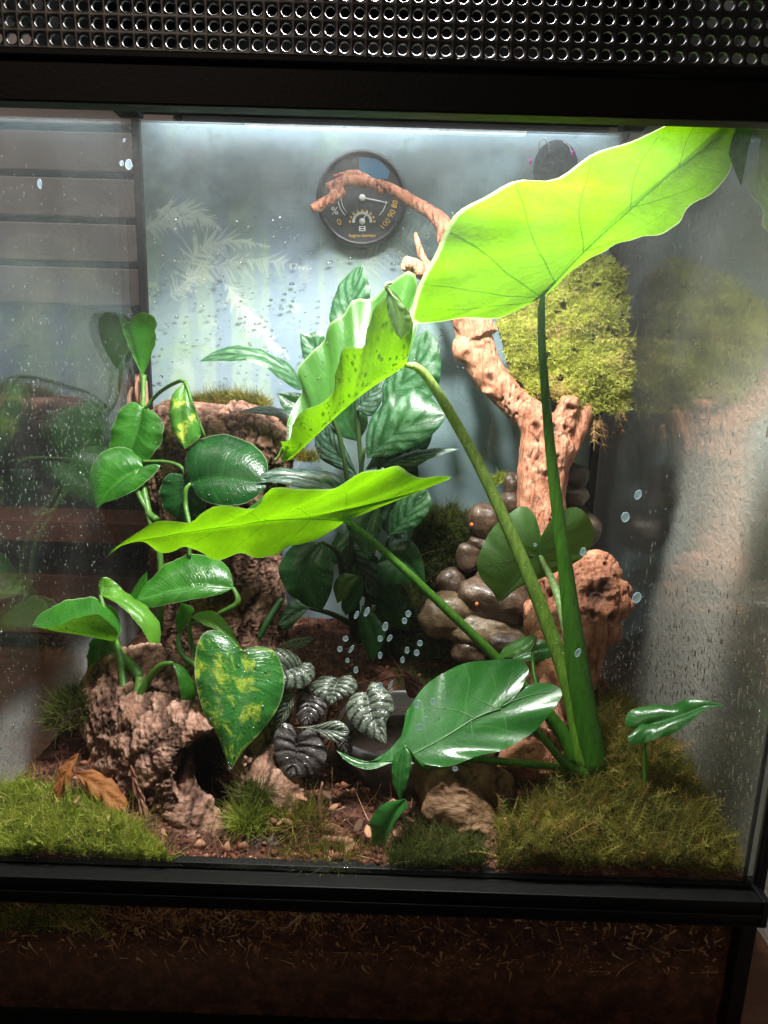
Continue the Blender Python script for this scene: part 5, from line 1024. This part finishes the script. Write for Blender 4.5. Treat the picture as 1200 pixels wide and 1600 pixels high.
cl(25, [(595, 728, 0), (650, 712, -.2), (719, 701, -.5)], [(595, 728, 0), (640, 706, .4), (685, 700, .1), (719, 701, -.5)], [(595, 728, 0), (640, 732, -.5), (672, 717, -.7), (719, 701, -.5)], m_cad, nu=26, nv=6)
cl(26.5, [(570, 735, 0), (620, 715, .2), (678, 672, .3)], [(570, 735, 0), (600, 690, .5), (640, 672, .6), (678, 672, .3)], [(570, 735, 0), (640, 722, -.2), (668, 700, -.2), (678, 672, .3)], m_cad, nu=26, nv=7)
cl(22.5, [(503, 847, 0), (482, 880, -.6), (490, 920, -1), (501, 958, -1.2)], [(503, 847, 0), (466, 848, .2), (443, 870, -.2), (436, 896, -.6), (450, 926, -1), (474, 944, -1.2), (501, 958, -1.2)], [(503, 847, 0), (517, 864, -.2), (521, 892, -.6), (517, 926, -1), (501, 958, -1.2)], m_cag, cup=.12, label='broad plain green leaf hanging in the shade')
cl(23, [(560, 900, 0), (540, 915, -.2), (527, 943, -.4)], [(560, 900, 0), (536, 896, .2), (521, 915, 0), (527, 943, -.4)], [(560, 900, 0), (552, 915, -.3), (541, 934, -.4), (527, 943, -.4)], leaf_mat('striped_leaf_lime', (.10, .18, .04), (.07, .14, .03), (.05, .1, .03), (.2, .34, .04), nv=7, k=2, rough=.3), nu=22, nv=6, cup=.15)
cl(24, [(566, 900, 0), (556, 930, -.2), (540, 962, -.4)], [(566, 900, 0), (544, 915, .1), (533, 945, -.2), (540, 962, -.4)], [(566, 900, 0), (568, 925, -.3), (556, 950, -.4), (540, 962, -.4)], m_cag, nu=22, nv=6, cup=.15)
cl(21.5, [(592, 790, .4), (575, 822, -.2), (575, 876, -1)], [(592, 790, .4), (560, 800, .3), (541, 820, 0), (555, 846, -.5), (575, 876, -1)], [(592, 790, .4), (597, 815, 0), (592, 838, -.4), (581, 856, -.8), (575, 876, -1)], m_cag, cup=.15)
cl(22.5, [(608, 838, .2), (640, 800, 0), (668, 765, .2)], [(608, 838, .2), (610, 800, .8), (640, 765, .9), (668, 765, .2)], [(608, 838, .2), (638, 832, -.6), (662, 810, -.8), (675, 786, -.4), (668, 765, .2)], m_ca, cup=.14, label='small wet striped leaf under the arching leaf')
cl(23, [(590, 880, .2), (625, 872, 0), (664, 911, -.6)], [(590, 880, .2), (606, 850, .7), (637, 842, .6), (656, 862, .2), (663, 890, -.2), (664, 911, -.6)], [(590, 880, .2), (592, 912, -.3), (628, 912, -.8), (664, 911, -.6)], m_cag, cup=.14)
cl(23.5, [(566, 945, 0), (582, 990, -.6), (582, 1036, -1)], [(566, 945, 0), (560, 975, -.3), (566, 1004, -.6), (582, 1036, -1)], [(566, 945, 0), (592, 968, -.3), (602, 995, -.6), (582, 1036, -1)], m_cag, cup=.15, nu=24, nv=7)
cl(20.5, [(482, 950, 0), (460, 962, -.3), (434, 976, -.6)], [(482, 950, 0), (457, 936, .4), (434, 976, -.6)], [(482, 950, 0), (472, 962, -.4), (448, 985, -.6), (434, 976, -.6)], m_ca, nu=22, nv=6, cup=.12)
cl(27, [(560, 745, 0), (520, 700, 0), (500, 655, .2)], [(560, 745, 0), (505, 720, .3), (492, 690, .3), (500, 655, .2)], [(560, 745, 0), (540, 700, -.2), (520, 668, 0), (500, 655, .2)], m_cad, nu=22, nv=6)
cl(26, [(556, 640, 0), (580, 615, 0), (596, 590, .2)], [(556, 640, 0), (562, 610, .3), (596, 590, .2)], [(556, 640, 0), (580, 650, -.3), (598, 622, -.2), (596, 590, .2)], m_cad, nu=20, nv=6)
for q in ([(540, 850, 24.8), (560, 890, 24.6), (588, 935, 24)], [(600, 760, 26), (625, 800, 25.8), (640, 850, 25.2)], [(520, 800, 25), (488, 815, 24.6), (455, 838, 24)], [(548, 790, 26), (520, 770, 26), (492, 780, 25.6)], [(560, 690, 27.5), (540, 655, 27.6), (528, 610, 27.6)], [(575, 830, 26), (545, 850, 25.6), (512, 880, 25)], [(600, 700, 27.5), (628, 735, 27.2), (655, 752, 27)], [(560, 900, 25.5), (600, 925, 25), (632, 940, 24.4)], [(555, 640, 28), (530, 590, 28), (545, 545, 28)], [(590, 930, 25.5), (612, 960, 25), (640, 985, 24.5)]):
    a_, m_, e_ = (np.array(z_, float) for z_ in q); t_ = e_-a_; n_ = np.array([-t_[1], t_[0], 0])*.28; n2_ = np.array([0, 0, .8])
    ed = [[tuple(a_)]+[tuple(a_+t_*s_+s2*n_*w_*1.2+s2*n2_*w_) for s_, w_ in ((.2, .75), (.45, 1), (.72, .7))]+[tuple(e_)] for s2 in (1, -1)]
    cl(0, [tuple(a_), tuple(m_), tuple(e_)], ed[0], ed[1], m_cag if q[0][0] % 3 else m_cad, cup=.14, nu=26, nv=7)
for pts in ([(560, 1005, 26.5), (558, 930, 26.3), (562, 840, 26), (564, 740, 25.5), (570, 700, 25)], [(572, 1004, 26.8), (575, 920, 26.8), (572, 830, 26.6), (562, 700, 26.6), (556, 620, 26.6), (548, 530, 26.5)], [(552, 1002, 26.2), (550, 900, 25.8), (548, 800, 25), (530, 680, 24.5), (505, 640, 24), (478, 606, 23)], [(566, 1000, 26.4), (580, 890, 26.4), (590, 760, 26.5), (598, 655, 26.5)], [(550, 990, 26), (546, 900, 24.5), (550, 800, 23.2), (540, 770, 22.5)], [(566, 980, 26), (590, 900, 24.6), (608, 838, 22.7)], [(552, 960, 25.8), (530, 870, 24.4), (503, 847, 22.5)], [(556, 980, 26), (520, 960, 23), (482, 950, 20.5)]):
    tube('stalk', [P(*q) for q in pts], [.26, .24]+[.2]*(len(pts)-3)+[.12], stem_mat('stalk', (.06, .075, .025), (.05, .10, .03)) if 'm_stalk' not in globals() else m_stalk, ca, 26, 8)
    if 'm_stalk' not in globals(): m_stalk = bpy.data.materials['stalk']
tube('stalk', [P(405, 998, 19), P(416, 975, 19.4), P(428, 955, 20), P(441, 935, 20.6)], [.2, .28, .28, .22], stem_mat('stalk_dark_green', (.03, .12, .03), (.03, .1, .03)), ca, 16, 9)
beads([CL[0], CL[3], CL[3], CL[4], CL[4], CL[5], CL[10], CL[13], CL[14], CL[14]], 420, .03, .085, m_dew, ca, seed=12)

# ------------------------------------------------------------------ rippled silver peperomia
m_pe = leaf_mat('rippled_leaf', (.035, .040, .032), (.018, .020, .018), (.012, .013, .012), (.06, .07, .04), tfac=.08, nv=8, k=1.6, vw=.12, rough=.30, pattern='quilt', pat_col=(.17, .205, .155), veinamt=.75, bump=.45, coat=.15, net=0.0)
m_ped = leaf_mat('rippled_leaf_dark', (.03, .022, .022), (.015, .010, .011), (.010, .007, .008), (.06, .04, .03), tfac=.08, nv=6, k=1.4, vw=.16, rough=.2, pattern='quilt', pat_col=(.13, .115, .115), veinamt=.75, bump=.45, coat=.2, net=0.0)
bpp = P(500, 1190, 8.0)
pe = thing('peperomia', 'small peperomia with dark silvery rippled leaves at the centre', 'plant', bpp)
PL = []
def pl_(*a, **k): PL.append(leaf(pe, *a, cup=k.pop('cup', .15), quilt=k.pop('quilt', .085), nveins=k.pop('nveins', 8), k=1.6, nu=44, nv=11, wave=.03, **k)); return PL[-1]
pl_(9.0, [(471, 1042, .3), (448, 1048, -.2), (418, 1064, -.7)], [(471, 1042, .3), (470, 1030, .7), (452, 1016, .9), (430, 1014, .7), (414, 1030, .2), (412, 1050, -.4), (418, 1064, -.7)], [(471, 1042, .3), (482, 1034, .5), (491, 1044, .2), (490, 1060, -.3), (474, 1074, -.8), (450, 1076, -1), (430, 1072, -.9), (418, 1064, -.7)], m_pe, label='rounded rippled leaf nearest the marbled heart leaf')
pl_(9.4, [(530, 1060, .5), (522, 1078, -.2), (517, 1102, -.8)], [(530, 1060, .5), (505, 1056, .7), (484, 1072, .1), (490, 1084, -.4), (505, 1093, -.7), (517, 1102, -.8)], [(530, 1060, .5), (547, 1055, .6), (558, 1068, .2), (554, 1081, -.3), (540, 1091, -.6), (517, 1102, -.8)], m_pe)
pl_(7.6, [(574, 1082, .5), (580, 1112, -.6), (604, 1163, -2)], [(574, 1082, .5), (555, 1083, .5), (543, 1098, 0), (542, 1116, -.5), (555, 1136, -1.1), (576, 1153, -1.6), (604, 1163, -2)], [(574, 1082, .5), (580, 1066, .9), (600, 1074, .6), (614, 1094, 0), (614, 1112, -.5), (604, 1126, -1.0), (604, 1145, -1.5), (604, 1163, -2)], m_pe, nveins=8, label='pointed rippled leaf facing forward')
pl_(8.4, [(487, 1086, .4), (482, 1110, -.3), (477, 1136, -.8)], [(487, 1086, .4), (466, 1090, .4), (462, 1114, -.2), (468, 1130, -.6), (477, 1136, -.8)], [(487, 1086, .4), (505, 1094, .3), (510, 1107, -.1), (496, 1126, -.6), (477, 1136, -.8)], m_ped)
pl_(8.2, [(458, 1078, .2), (446, 1110, -.3), (429, 1140, -.6)], [(458, 1078, .2), (441, 1090, .2), (430, 1114, -.2), (429, 1140, -.6)], [(458, 1078, .2), (460, 1096, -.2), (453, 1116, -.5), (441, 1133, -.7), (429, 1140, -.6)], m_pe)
pl_(7.0, [(464, 1137, .2), (500, 1140, 0), (547, 1142, -.3)], [(464, 1137, .2), (490, 1134, .3), (520, 1126, .3), (537, 1130, .1), (547, 1142, -.3)], [(464, 1137, .2), (490, 1140, -.1), (512, 1155, -.6), (533, 1160, -.7), (547, 1142, -.3)], m_pe, quilt=.05)
pl_(6.6, [(462, 1154, .3), (462, 1185, -.5), (453, 1214, -1.1)], [(462, 1154, .3), (457, 1134, .6), (441, 1131, .5), (428, 1150, .1), (430, 1180, -.5), (440, 1203, -.9), (453, 1214, -1.1)], [(462, 1154, .3), (484, 1138, .3), (508, 1162, 0), (509, 1187, -.5), (495, 1205, -.9), (475, 1214, -1.1), (453, 1214, -1.1)], m_ped, quilt=.08, label='large shiny dark leaf lowest in the clump')
pl_(7.6, [(540, 1145, .2), (540, 1165, -.2), (547, 1182, -.5)], [(540, 1145, .2), (527, 1158, -.1), (530, 1175, -.4), (547, 1182, -.5)], [(540, 1145, .2), (549, 1155, 0), (551, 1170, -.3), (547, 1182, -.5)], m_ped)
pl_(11, [(436, 1010, 0), (465, 1004, .1), (494, 995, .2)], [(436, 1010, 0), (460, 998, .5), (494, 995, .2)], [(436, 1010, 0), (468, 1014, -.3), (494, 995, .2)], m_pe)
pl_(8.8, [(495, 1098, 0), (478, 1080, .4), (462, 1082, .4)], [(495, 1098, 0), (490, 1078, .4), (470, 1074, .5), (462, 1082, .4)], [(495, 1098, 0), (475, 1095, 0), (462, 1082, .4)], m_ped)
for o, q in zip(PL, [(471, 1042, 9.3), (530, 1060, 9.9), (574, 1082, 8.1), (487, 1086, 8.8), (458, 1078, 8.4), (464, 1137, 7.2), (462, 1154, 6.9), (540, 1145, 7.8), (436, 1010, 11), (495, 1098, 8.8)]):
    e = P(*q); tube('petiole', [e, (e+bpp)/2+[0, .6, .6], bpp+RNG.normal(size=3)*.3*[1, 1, .2]], [.06, .09, .11], stem_mat('red_stem', (.16, .05, .035), (.14, .05, .03)) if 'm_red' not in globals() else m_red, o, 14, 7)
    if 'm_red' not in globals(): m_red = bpy.data.materials['red_stem']

# ------------------------------------------------------------------ small things
m_redleaf = leaf_mat('red_leaf', (.11, .035, .03), (.07, .02, .02), (.2, .06, .05), (.2, .04, .03), tfac=.2, nv=4, rough=.4)
br = P(660, 1086, 14.0)
rl = thing('reddish_sprig', 'small dark reddish sprig at the back rim of the water dish', 'plant', br)
leaf(rl, 14.5, [(630, 1045, .3), (642, 1065, 0), (660, 1088, -.4)], [(630, 1045, .3), (632, 1070, .1), (640, 1090, -.2), (660, 1088, -.4)], [(630, 1045, .3), (652, 1060, -.1), (664, 1075, -.3), (660, 1088, -.4)], m_redleaf, nu=20, nv=5)
leaf(rl, 14.2, [(636, 1062, .3), (648, 1075, 0), (655, 1092, -.4)], [(636, 1062, .3), (640, 1080, .1), (655, 1092, -.4)], [(636, 1062, .3), (656, 1072, -.1), (662, 1084, -.3), (655, 1092, -.4)], m_redleaf, nu=20, nv=5)
tube('stem', [P(582, 1068, 13.4), P(605, 1060, 13.8), P(630, 1056, 14.2), P(640, 1060, 14.5)], [.07, .09, .09, .06], plain('red_twig', (.20, .05, .045), .4), rl, 14, 7)
def lathe(prof, c, seg=72, wob=0.0):
    a = np.linspace(0, 2*np.pi, seg, endpoint=False); V = []
    for r_, z in prof:
        rr = r_*(1+wob*noise(np.stack([np.cos(a)*1.5, np.sin(a)*1.5, 0*a+z*.3], -1)))
        V.append(np.stack([c[0]+rr*np.cos(a), c[1]+rr*.85*np.sin(a), c[2]+z+.0*a], 1))
    return np.vstack(V), grid_faces(len(prof)-1, seg, True)
dc = np.array([4.3, 12.3, -.6])
dish = thing('water_dish', 'grey stoneware water dish half hidden under the broad low leaf', 'dish', dc)
m_dish = plain('grey_glaze', (.075, .066, .07), .3, .6, 0, .35, 90, .3, .5)
v, f = lathe([(.05, -.4), (4.6, -.4), (5.4, .2), (6.0, 1.6), (6.15, 2.6), (6.05, 2.95), (5.8, 3.0), (5.6, 2.7), (5.2, 1.4), (4.4, .5), (.05, .4)], dc, wob=.10); mk('bowl', v, f, m_dish, dish)
v, f = lathe([(.02, 1.9), (2, 1.9), (5.2, 1.9)], dc, wob=.05)
b = NB('dish_water'); m_dw = b.done(b.bsdf(color=(.03, .02, .018), rough=.03, spec=.6)); mk('water', v, f, m_dw, dish)
# dead leaves at the front left
m_dead = leaf_mat('dead_leaf', (.42, .16, .035), (.26, .085, .02), (.16, .05, .015), (.55, .20, .03), tfac=.3, nv=6, k=.8, vw=.03, rough=.6, veinamt=.2, bump=.7, spots=.8)
m_dead2 = leaf_mat('dead_leaf_pale', (.34, .16, .09), (.24, .10, .06), (.16, .07, .04), (.4, .16, .06), tfac=.25, nv=8, k=.8, vw=.06, rough=.6, veinamt=.5, bump=.7)
m_dead3 = leaf_mat('dead_leaf_dark', (.085, .042, .030), (.05, .024, .018), (.03, .014, .01), (.1, .04, .02), tfac=.1, nv=8, k=.8, vw=.06, rough=.5, veinamt=.5, bump=.7)
def deadleaf(label, y0, mid, L, R, m, **k):
    o = leaf(None, y0, mid, L, R, m, 'dead_leaf', k.pop('nu', 34), 8, cup=k.pop('cup', .15), wave=.2, wn=3, quilt=.16, nveins=3, midrib=.05, **k); return tag(o, label, 'dead leaf')
deadleaf('orange brown crumpled dead leaf lying between the moss and the pothos stem', 4.2, [(118, 1208, .9), (150, 1225, .4), (175, 1248, -.2), (196, 1268, -.7)], [(118, 1208, .9), (148, 1204, 1.2), (178, 1222, .8), (198, 1250, 0), (196, 1268, -.7)], [(118, 1208, .9), (132, 1232, .3), (150, 1255, -.2), (172, 1272, -.7), (196, 1268, -.7)], m_dead, seed=3)
deadleaf('narrow curled orange dead leaf standing upright near the left pane', 4.0, [(124, 1176, 1.2), (104, 1205, .5), (90, 1235, 0), (84, 1262, -.4)], [(124, 1176, 1.2), (98, 1196, .8), (84, 1232, 0), (84, 1262, -.4)], [(124, 1176, 1.2), (112, 1212, .3), (98, 1240, -.1), (84, 1262, -.4)], m_dead, seed=5)
deadleaf('pale brown torn dead leaf at the edge of the moss carpet, beside the main stem', 2.8, [(185, 1282, .6), (205, 1292, .1), (226, 1290, .2)], [(185, 1282, .6), (205, 1274, .7), (226, 1290, .2)], [(185, 1282, .6), (202, 1310, -.5), (214, 1306, -.4), (226, 1290, .2)], m_dead2, seed=7)
deadleaf('thin twisted pale strip of dead leaf hugging the green stem', 4.4, [(205, 1195, .8), (212, 1225, .2), (222, 1262, -.6), (228, 1290, -1.2)], [(205, 1195, .8), (208, 1228, .3), (216, 1262, -.5), (228, 1290, -1.2)], [(205, 1195, .8), (218, 1222, .2), (230, 1260, -.6), (228, 1290, -1.2)], m_dead2, seed=8)
deadleaf('flat dark brown dead leaf lying in front of the green tufts', 2.4, [(362, 1318, 0), (400, 1322, -.3), (448, 1330, -.3)], [(362, 1318, 0), (385, 1303, .6), (425, 1302, .6), (448, 1330, -.3)], [(362, 1318, 0), (385, 1340, -.8), (425, 1346, -.8), (448, 1330, -.3)], m_dead3, cup=.05, seed=9)
deadleaf('small withered tan leaf strip beside the feathery moss tuft', 3.0, [(420, 1270, .4), (422, 1290, 0), (424, 1310, -.3)], [(420, 1270, .4), (414, 1292, .1), (418, 1308, -.2), (424, 1310, -.3)], [(420, 1270, .4), (432, 1278, .2), (428, 1298, -.1), (424, 1310, -.3)], m_dead2, seed=10)
# dry twigs and chips on the soil
m_twig = plain('dry_twig', (.24, .12, .075), .75, .2, 0, .3, 400, .7)
tag(tube('twig', [P(502, 1330, 3.0), P(501, 1285, 3.2), P(499, 1250, 3.5), P(504, 1222, 3.8)], [.14, .13, .11, .06], m_twig, None, 16, 7), 'thin upright dry twig with curled scraps on the soil at the front', 'twig')
tag(tube('twig', [P(492, 1310, 3.2), P(525, 1313, 2.8), P(552, 1316, 2.6)], [.2, .24, .2], m_twig, None, 14, 8), 'short thick reddish twig lying flat on the soil', 'twig')
tag(tube('twig', [P(512, 1338, 1.4), P(518, 1348, 1.2), P(523, 1361, 1.0)], [.06, .06, .05], plain('pale_twig', (.5, .36, .24), .7), None, 12, 6), 'tiny pale stalk leaning against the lower rail at the centre', 'twig')
r = np.random.default_rng(91)
chips = [(545, 1326, 2.2, .5), (470, 1246, 4.0, .45), (510, 1242, 3.8, .4), (438, 1284, 3.2, .3), (452, 1284, 3.1, .35), (640, 1280, 2.6, .35), (620, 1300, 2.6, .4), (612, 1318, 2.2, .3), (560, 1290, 3.2, .5), (575, 1300, 2.8, .45), (520, 1262, 3.9, .4), (590, 1330, 1.8, .4), (160, 1275, 3.0, .35), (120, 1250, 3.6, .3), (270, 1320, 2.2, .4), (245, 1330, 1.6, .4), (255, 1300, 2.8, .35)]
chip_lab = ['pale chip just below the flat reddish twig', 'tan chip below the lowest rippled leaf', 'dark chip beside the top of the upright twig', 'small pale chip right of the green tuft', 'small tan chip left of the upright twig',
 'dark chip beside the dark hanging leaf, on its right', 'pale chip at the foot of the gnarled old wood', 'tan chip right of the hanging leaf by the rail', 'dark wide chip between the twig and the dish', 'pale chip left of the dark hanging leaf', 'tan chip in front of the rippled plant near the dish',
 'dark chip against the rail left of the hanging leaf', 'pale chip beside the orange dead leaf', 'tan chip behind the curled orange dead leaf', 'dark chip on the slope of the bark ridge by the rail', 'pale chip at the rail right of the green moss carpet', 'tan chip beside the pale torn dead leaf']
m_chip = [plain('pale_chip', (.44, .24, .15), .75, .2, 0, .3, 400, .6), plain('tan_chip', (.30, .15, .09), .8, .2, 0, .3, 400, .6), plain('dark_chip', (.10, .05, .035), .8, .2, 0, .3, 400, .6)]
for i, (px, py, y, s) in enumerate(chips):
    v, f = ICO[2]; d = 1+.4*noise(v*1.6+i*5.1); a = r.uniform(0, 3.1); q = v*d[:, None]*np.array([s, s*.5, s*.22]); q = np.stack([q[:, 0]*math.cos(a)-q[:, 1]*math.sin(a), q[:, 0]*math.sin(a)+q[:, 1]*math.cos(a), q[:, 2]+.25*s*q[:, 0]/s], 1)
    tag(mk('bark_chip', q+P(px, py, y), f, m_chip[i % 3], None, True), chip_lab[i], 'bark chip', 'bark chips scattered on the soil')

# ------------------------------------------------------------------ round dial on the back pane
hc = P(565, 310, D-.9); hr = 4.15
hy = thing('hygrometer', 'round black dial gauge fixed to the back pane behind the bare branch', 'gauge', hc)
def ring(prof, seg=64):
    a = np.linspace(0, 2*np.pi, seg, endpoint=False)
    return np.vstack([np.stack([hc[0]+r_*np.cos(a), np.full(seg, hc[1]+y), hc[2]+r_*np.sin(a)], 1) for r_, y in prof]), grid_faces(len(prof)-1, seg, True)
m_case = plain('gauge_case', (.012, .012, .013), .3, .5); m_face = plain('gauge_face', (.02, .021, .022), .5, .4)
m_white = plain('gauge_white', (.62, .62, .60), .5); m_yel = plain('gauge_yellow', (.75, .42, .05), .5); m_blue = plain('gauge_blue', (.02, .11, .20), .5)
v, f = ring([(hr, .88), (hr, .1), (hr-.12, -.1), (hr-.4, -.12), (hr-.5, .1), (hr-.52, .22)]); mk('case', v, f, m_case, hy)
v, f = ring([(hr-.5, .2), (2, .19), (.01, .19)]); mk('face', v, f, m_face, hy)
sp = 62.4/1057*1.0
def hp(px, py, dy=0): q = P(px, py, hc[1]+.16-dy); return q
def arc(name, cx, cy, rad, a0, a1, w, m, dy=0):
    a = np.linspace(math.radians(a0), math.radians(a1), 30); V = []
    for s in (rad-w/2, rad+w/2): V += [hp(cx+s*math.cos(t), cy-s*math.sin(t), dy) for t in a]
    n = 30; F = [(i, i+1, n+i+1, n+i) for i in range(n-1)]; return mk(name, V, F, m, hy, False)
arc('scale_arc', 566, 309, 38, 166, 226, 1.3, m_white); arc('scale_arc', 566, 309, 33, 166, 224, 1.0, m_white); arc('scale_arc', 566, 309, 38, -46, -8, 1.3, m_white); arc('scale_arc', 566, 346, 13.5, -8, 188, 4.2, m_white)
V = [hp(561, 246), hp(592, 248), hp(609, 268), hp(606, 279), hp(561, 281)]; mk('blue_patch', V, [(0, 1, 2, 3, 4)], m_blue, hy, False)
for k in range(9):
    a = math.radians(180-k*22.5); c_ = (566+19*math.cos(a), 346-17*math.sin(a)); mk('scale_mark', [hp(c_[0]-1.5, c_[1]-1.8), hp(c_[0]+1.5, c_[1]-1.8), hp(c_[0]+1.5, c_[1]+1.8), hp(c_[0]-1.5, c_[1]+1.8)], [(0, 1, 2, 3)], m_yel, hy, False)
def needle(cx, cy, ex, ey, rad, dy):
    v, f = ICO[3]; q = v*np.array([rad, .12, rad]); mk('needle_hub', q+hp(cx, cy, dy), f, m_white, hy)
    tube('needle', [hp(cx, cy, dy), hp((cx+ex)/2, (cy+ey)/2, dy), hp(ex, ey, dy)], [.07, .06, .03], m_white, hy, 8, 6)
needle(566, 309, 606, 317, .30, .15); needle(566, 346, 574, 331, .28, .12)
mk('symbol_box', [hp(561, 353), hp(571, 353), hp(571, 361), hp(561, 361)], [(0, 1, 2, 3)], m_white, hy, False); mk('symbol_box', [hp(563, 354.5, .01), hp(569, 354.5, .01), hp(569, 356.3, .01), hp(563, 356.3, .01)], [(0, 1, 2, 3)], m_face, hy, False); mk('symbol_box', [hp(563, 357.8, .01), hp(569, 357.8, .01), hp(569, 359.6, .01), hp(563, 359.6, .01)], [(0, 1, 2, 3)], m_face, hy, False)
def text(s, px, py, hpx, m, rot=0.0):
    cu = bpy.data.curves.new('t', 'FONT'); cu.body = s; cu.align_x = 'CENTER'; cu.align_y = 'CENTER'; cu.size = 1; cu.resolution_u = 3
    o = bpy.data.objects.new('t', cu); COL.objects.link(o); me = bpy.data.meshes.new_from_object(o.evaluated_get(bpy.context.evaluated_depsgraph_get()))
    v = np.array([tuple(q.co) for q in me.vertices]); f = [tuple(p.vertices) for p in me.polygons]; bpy.data.objects.remove(o); bpy.data.meshes.remove(me)
    x, z = v[:, 0]*hpx, v[:, 1]*hpx; a = math.radians(rot); X = px+x*math.cos(a)-z*math.sin(a); Y = py-(x*math.sin(a)+z*math.cos(a))
    return mk('lettering', [hp(i, j, .012) for i, j in zip(X, Y)], f, m, hy, False)
text('%', 523, 330, 17, m_white, 0); text('0', 530, 347, 14, m_yel, 25); text('90', 612, 334, 13, m_yel, 60); text('100', 602, 350, 13, m_yel, 48); text('80', 617, 319, 12, m_yel, 75); text('hygro-thermo', 566, 368, 7.4, m_yel)
# second dark fitting high on the back pane, two pink clips on it
fc = P(868, 262, D-.7)
fg = thing('cable_gland', 'dim dark round fitting with two pink tips high on the back pane', 'fitting', fc)
v, f = ICO[4]; mk('body', v*np.array([2.0, .5, 2.3])+fc, f, plain('dull_fitting', (.035, .04, .042), .85, .1), fg)
m_pink = plain('pink_tip', (.45, .02, .26), .5)
for px, py in ((894, 240), (829, 252)):
    v, f = ICO[2]; mk('pink_tip', v*np.array([.11, .15, .28])+P(px, py, D-1.5), f, m_pink, fg)
tube('wire_loop', [P(842, 236, D-1.3), P(843, 220, D-1.4), P(851, 217, D-1.4), P(857, 225, D-1.4), P(858, 240, D-1.3)], [.05]*5, plain('grey_wire', (.3, .3, .3), .4, .5, .6), fg, 20, 6)
tube('wire_loop', [P(880, 222, D-1.3), P(889, 228, D-1.4), P(893, 238, D-1.5)], [.05]*3, bpy.data.materials['grey_wire'], fg, 14, 6)
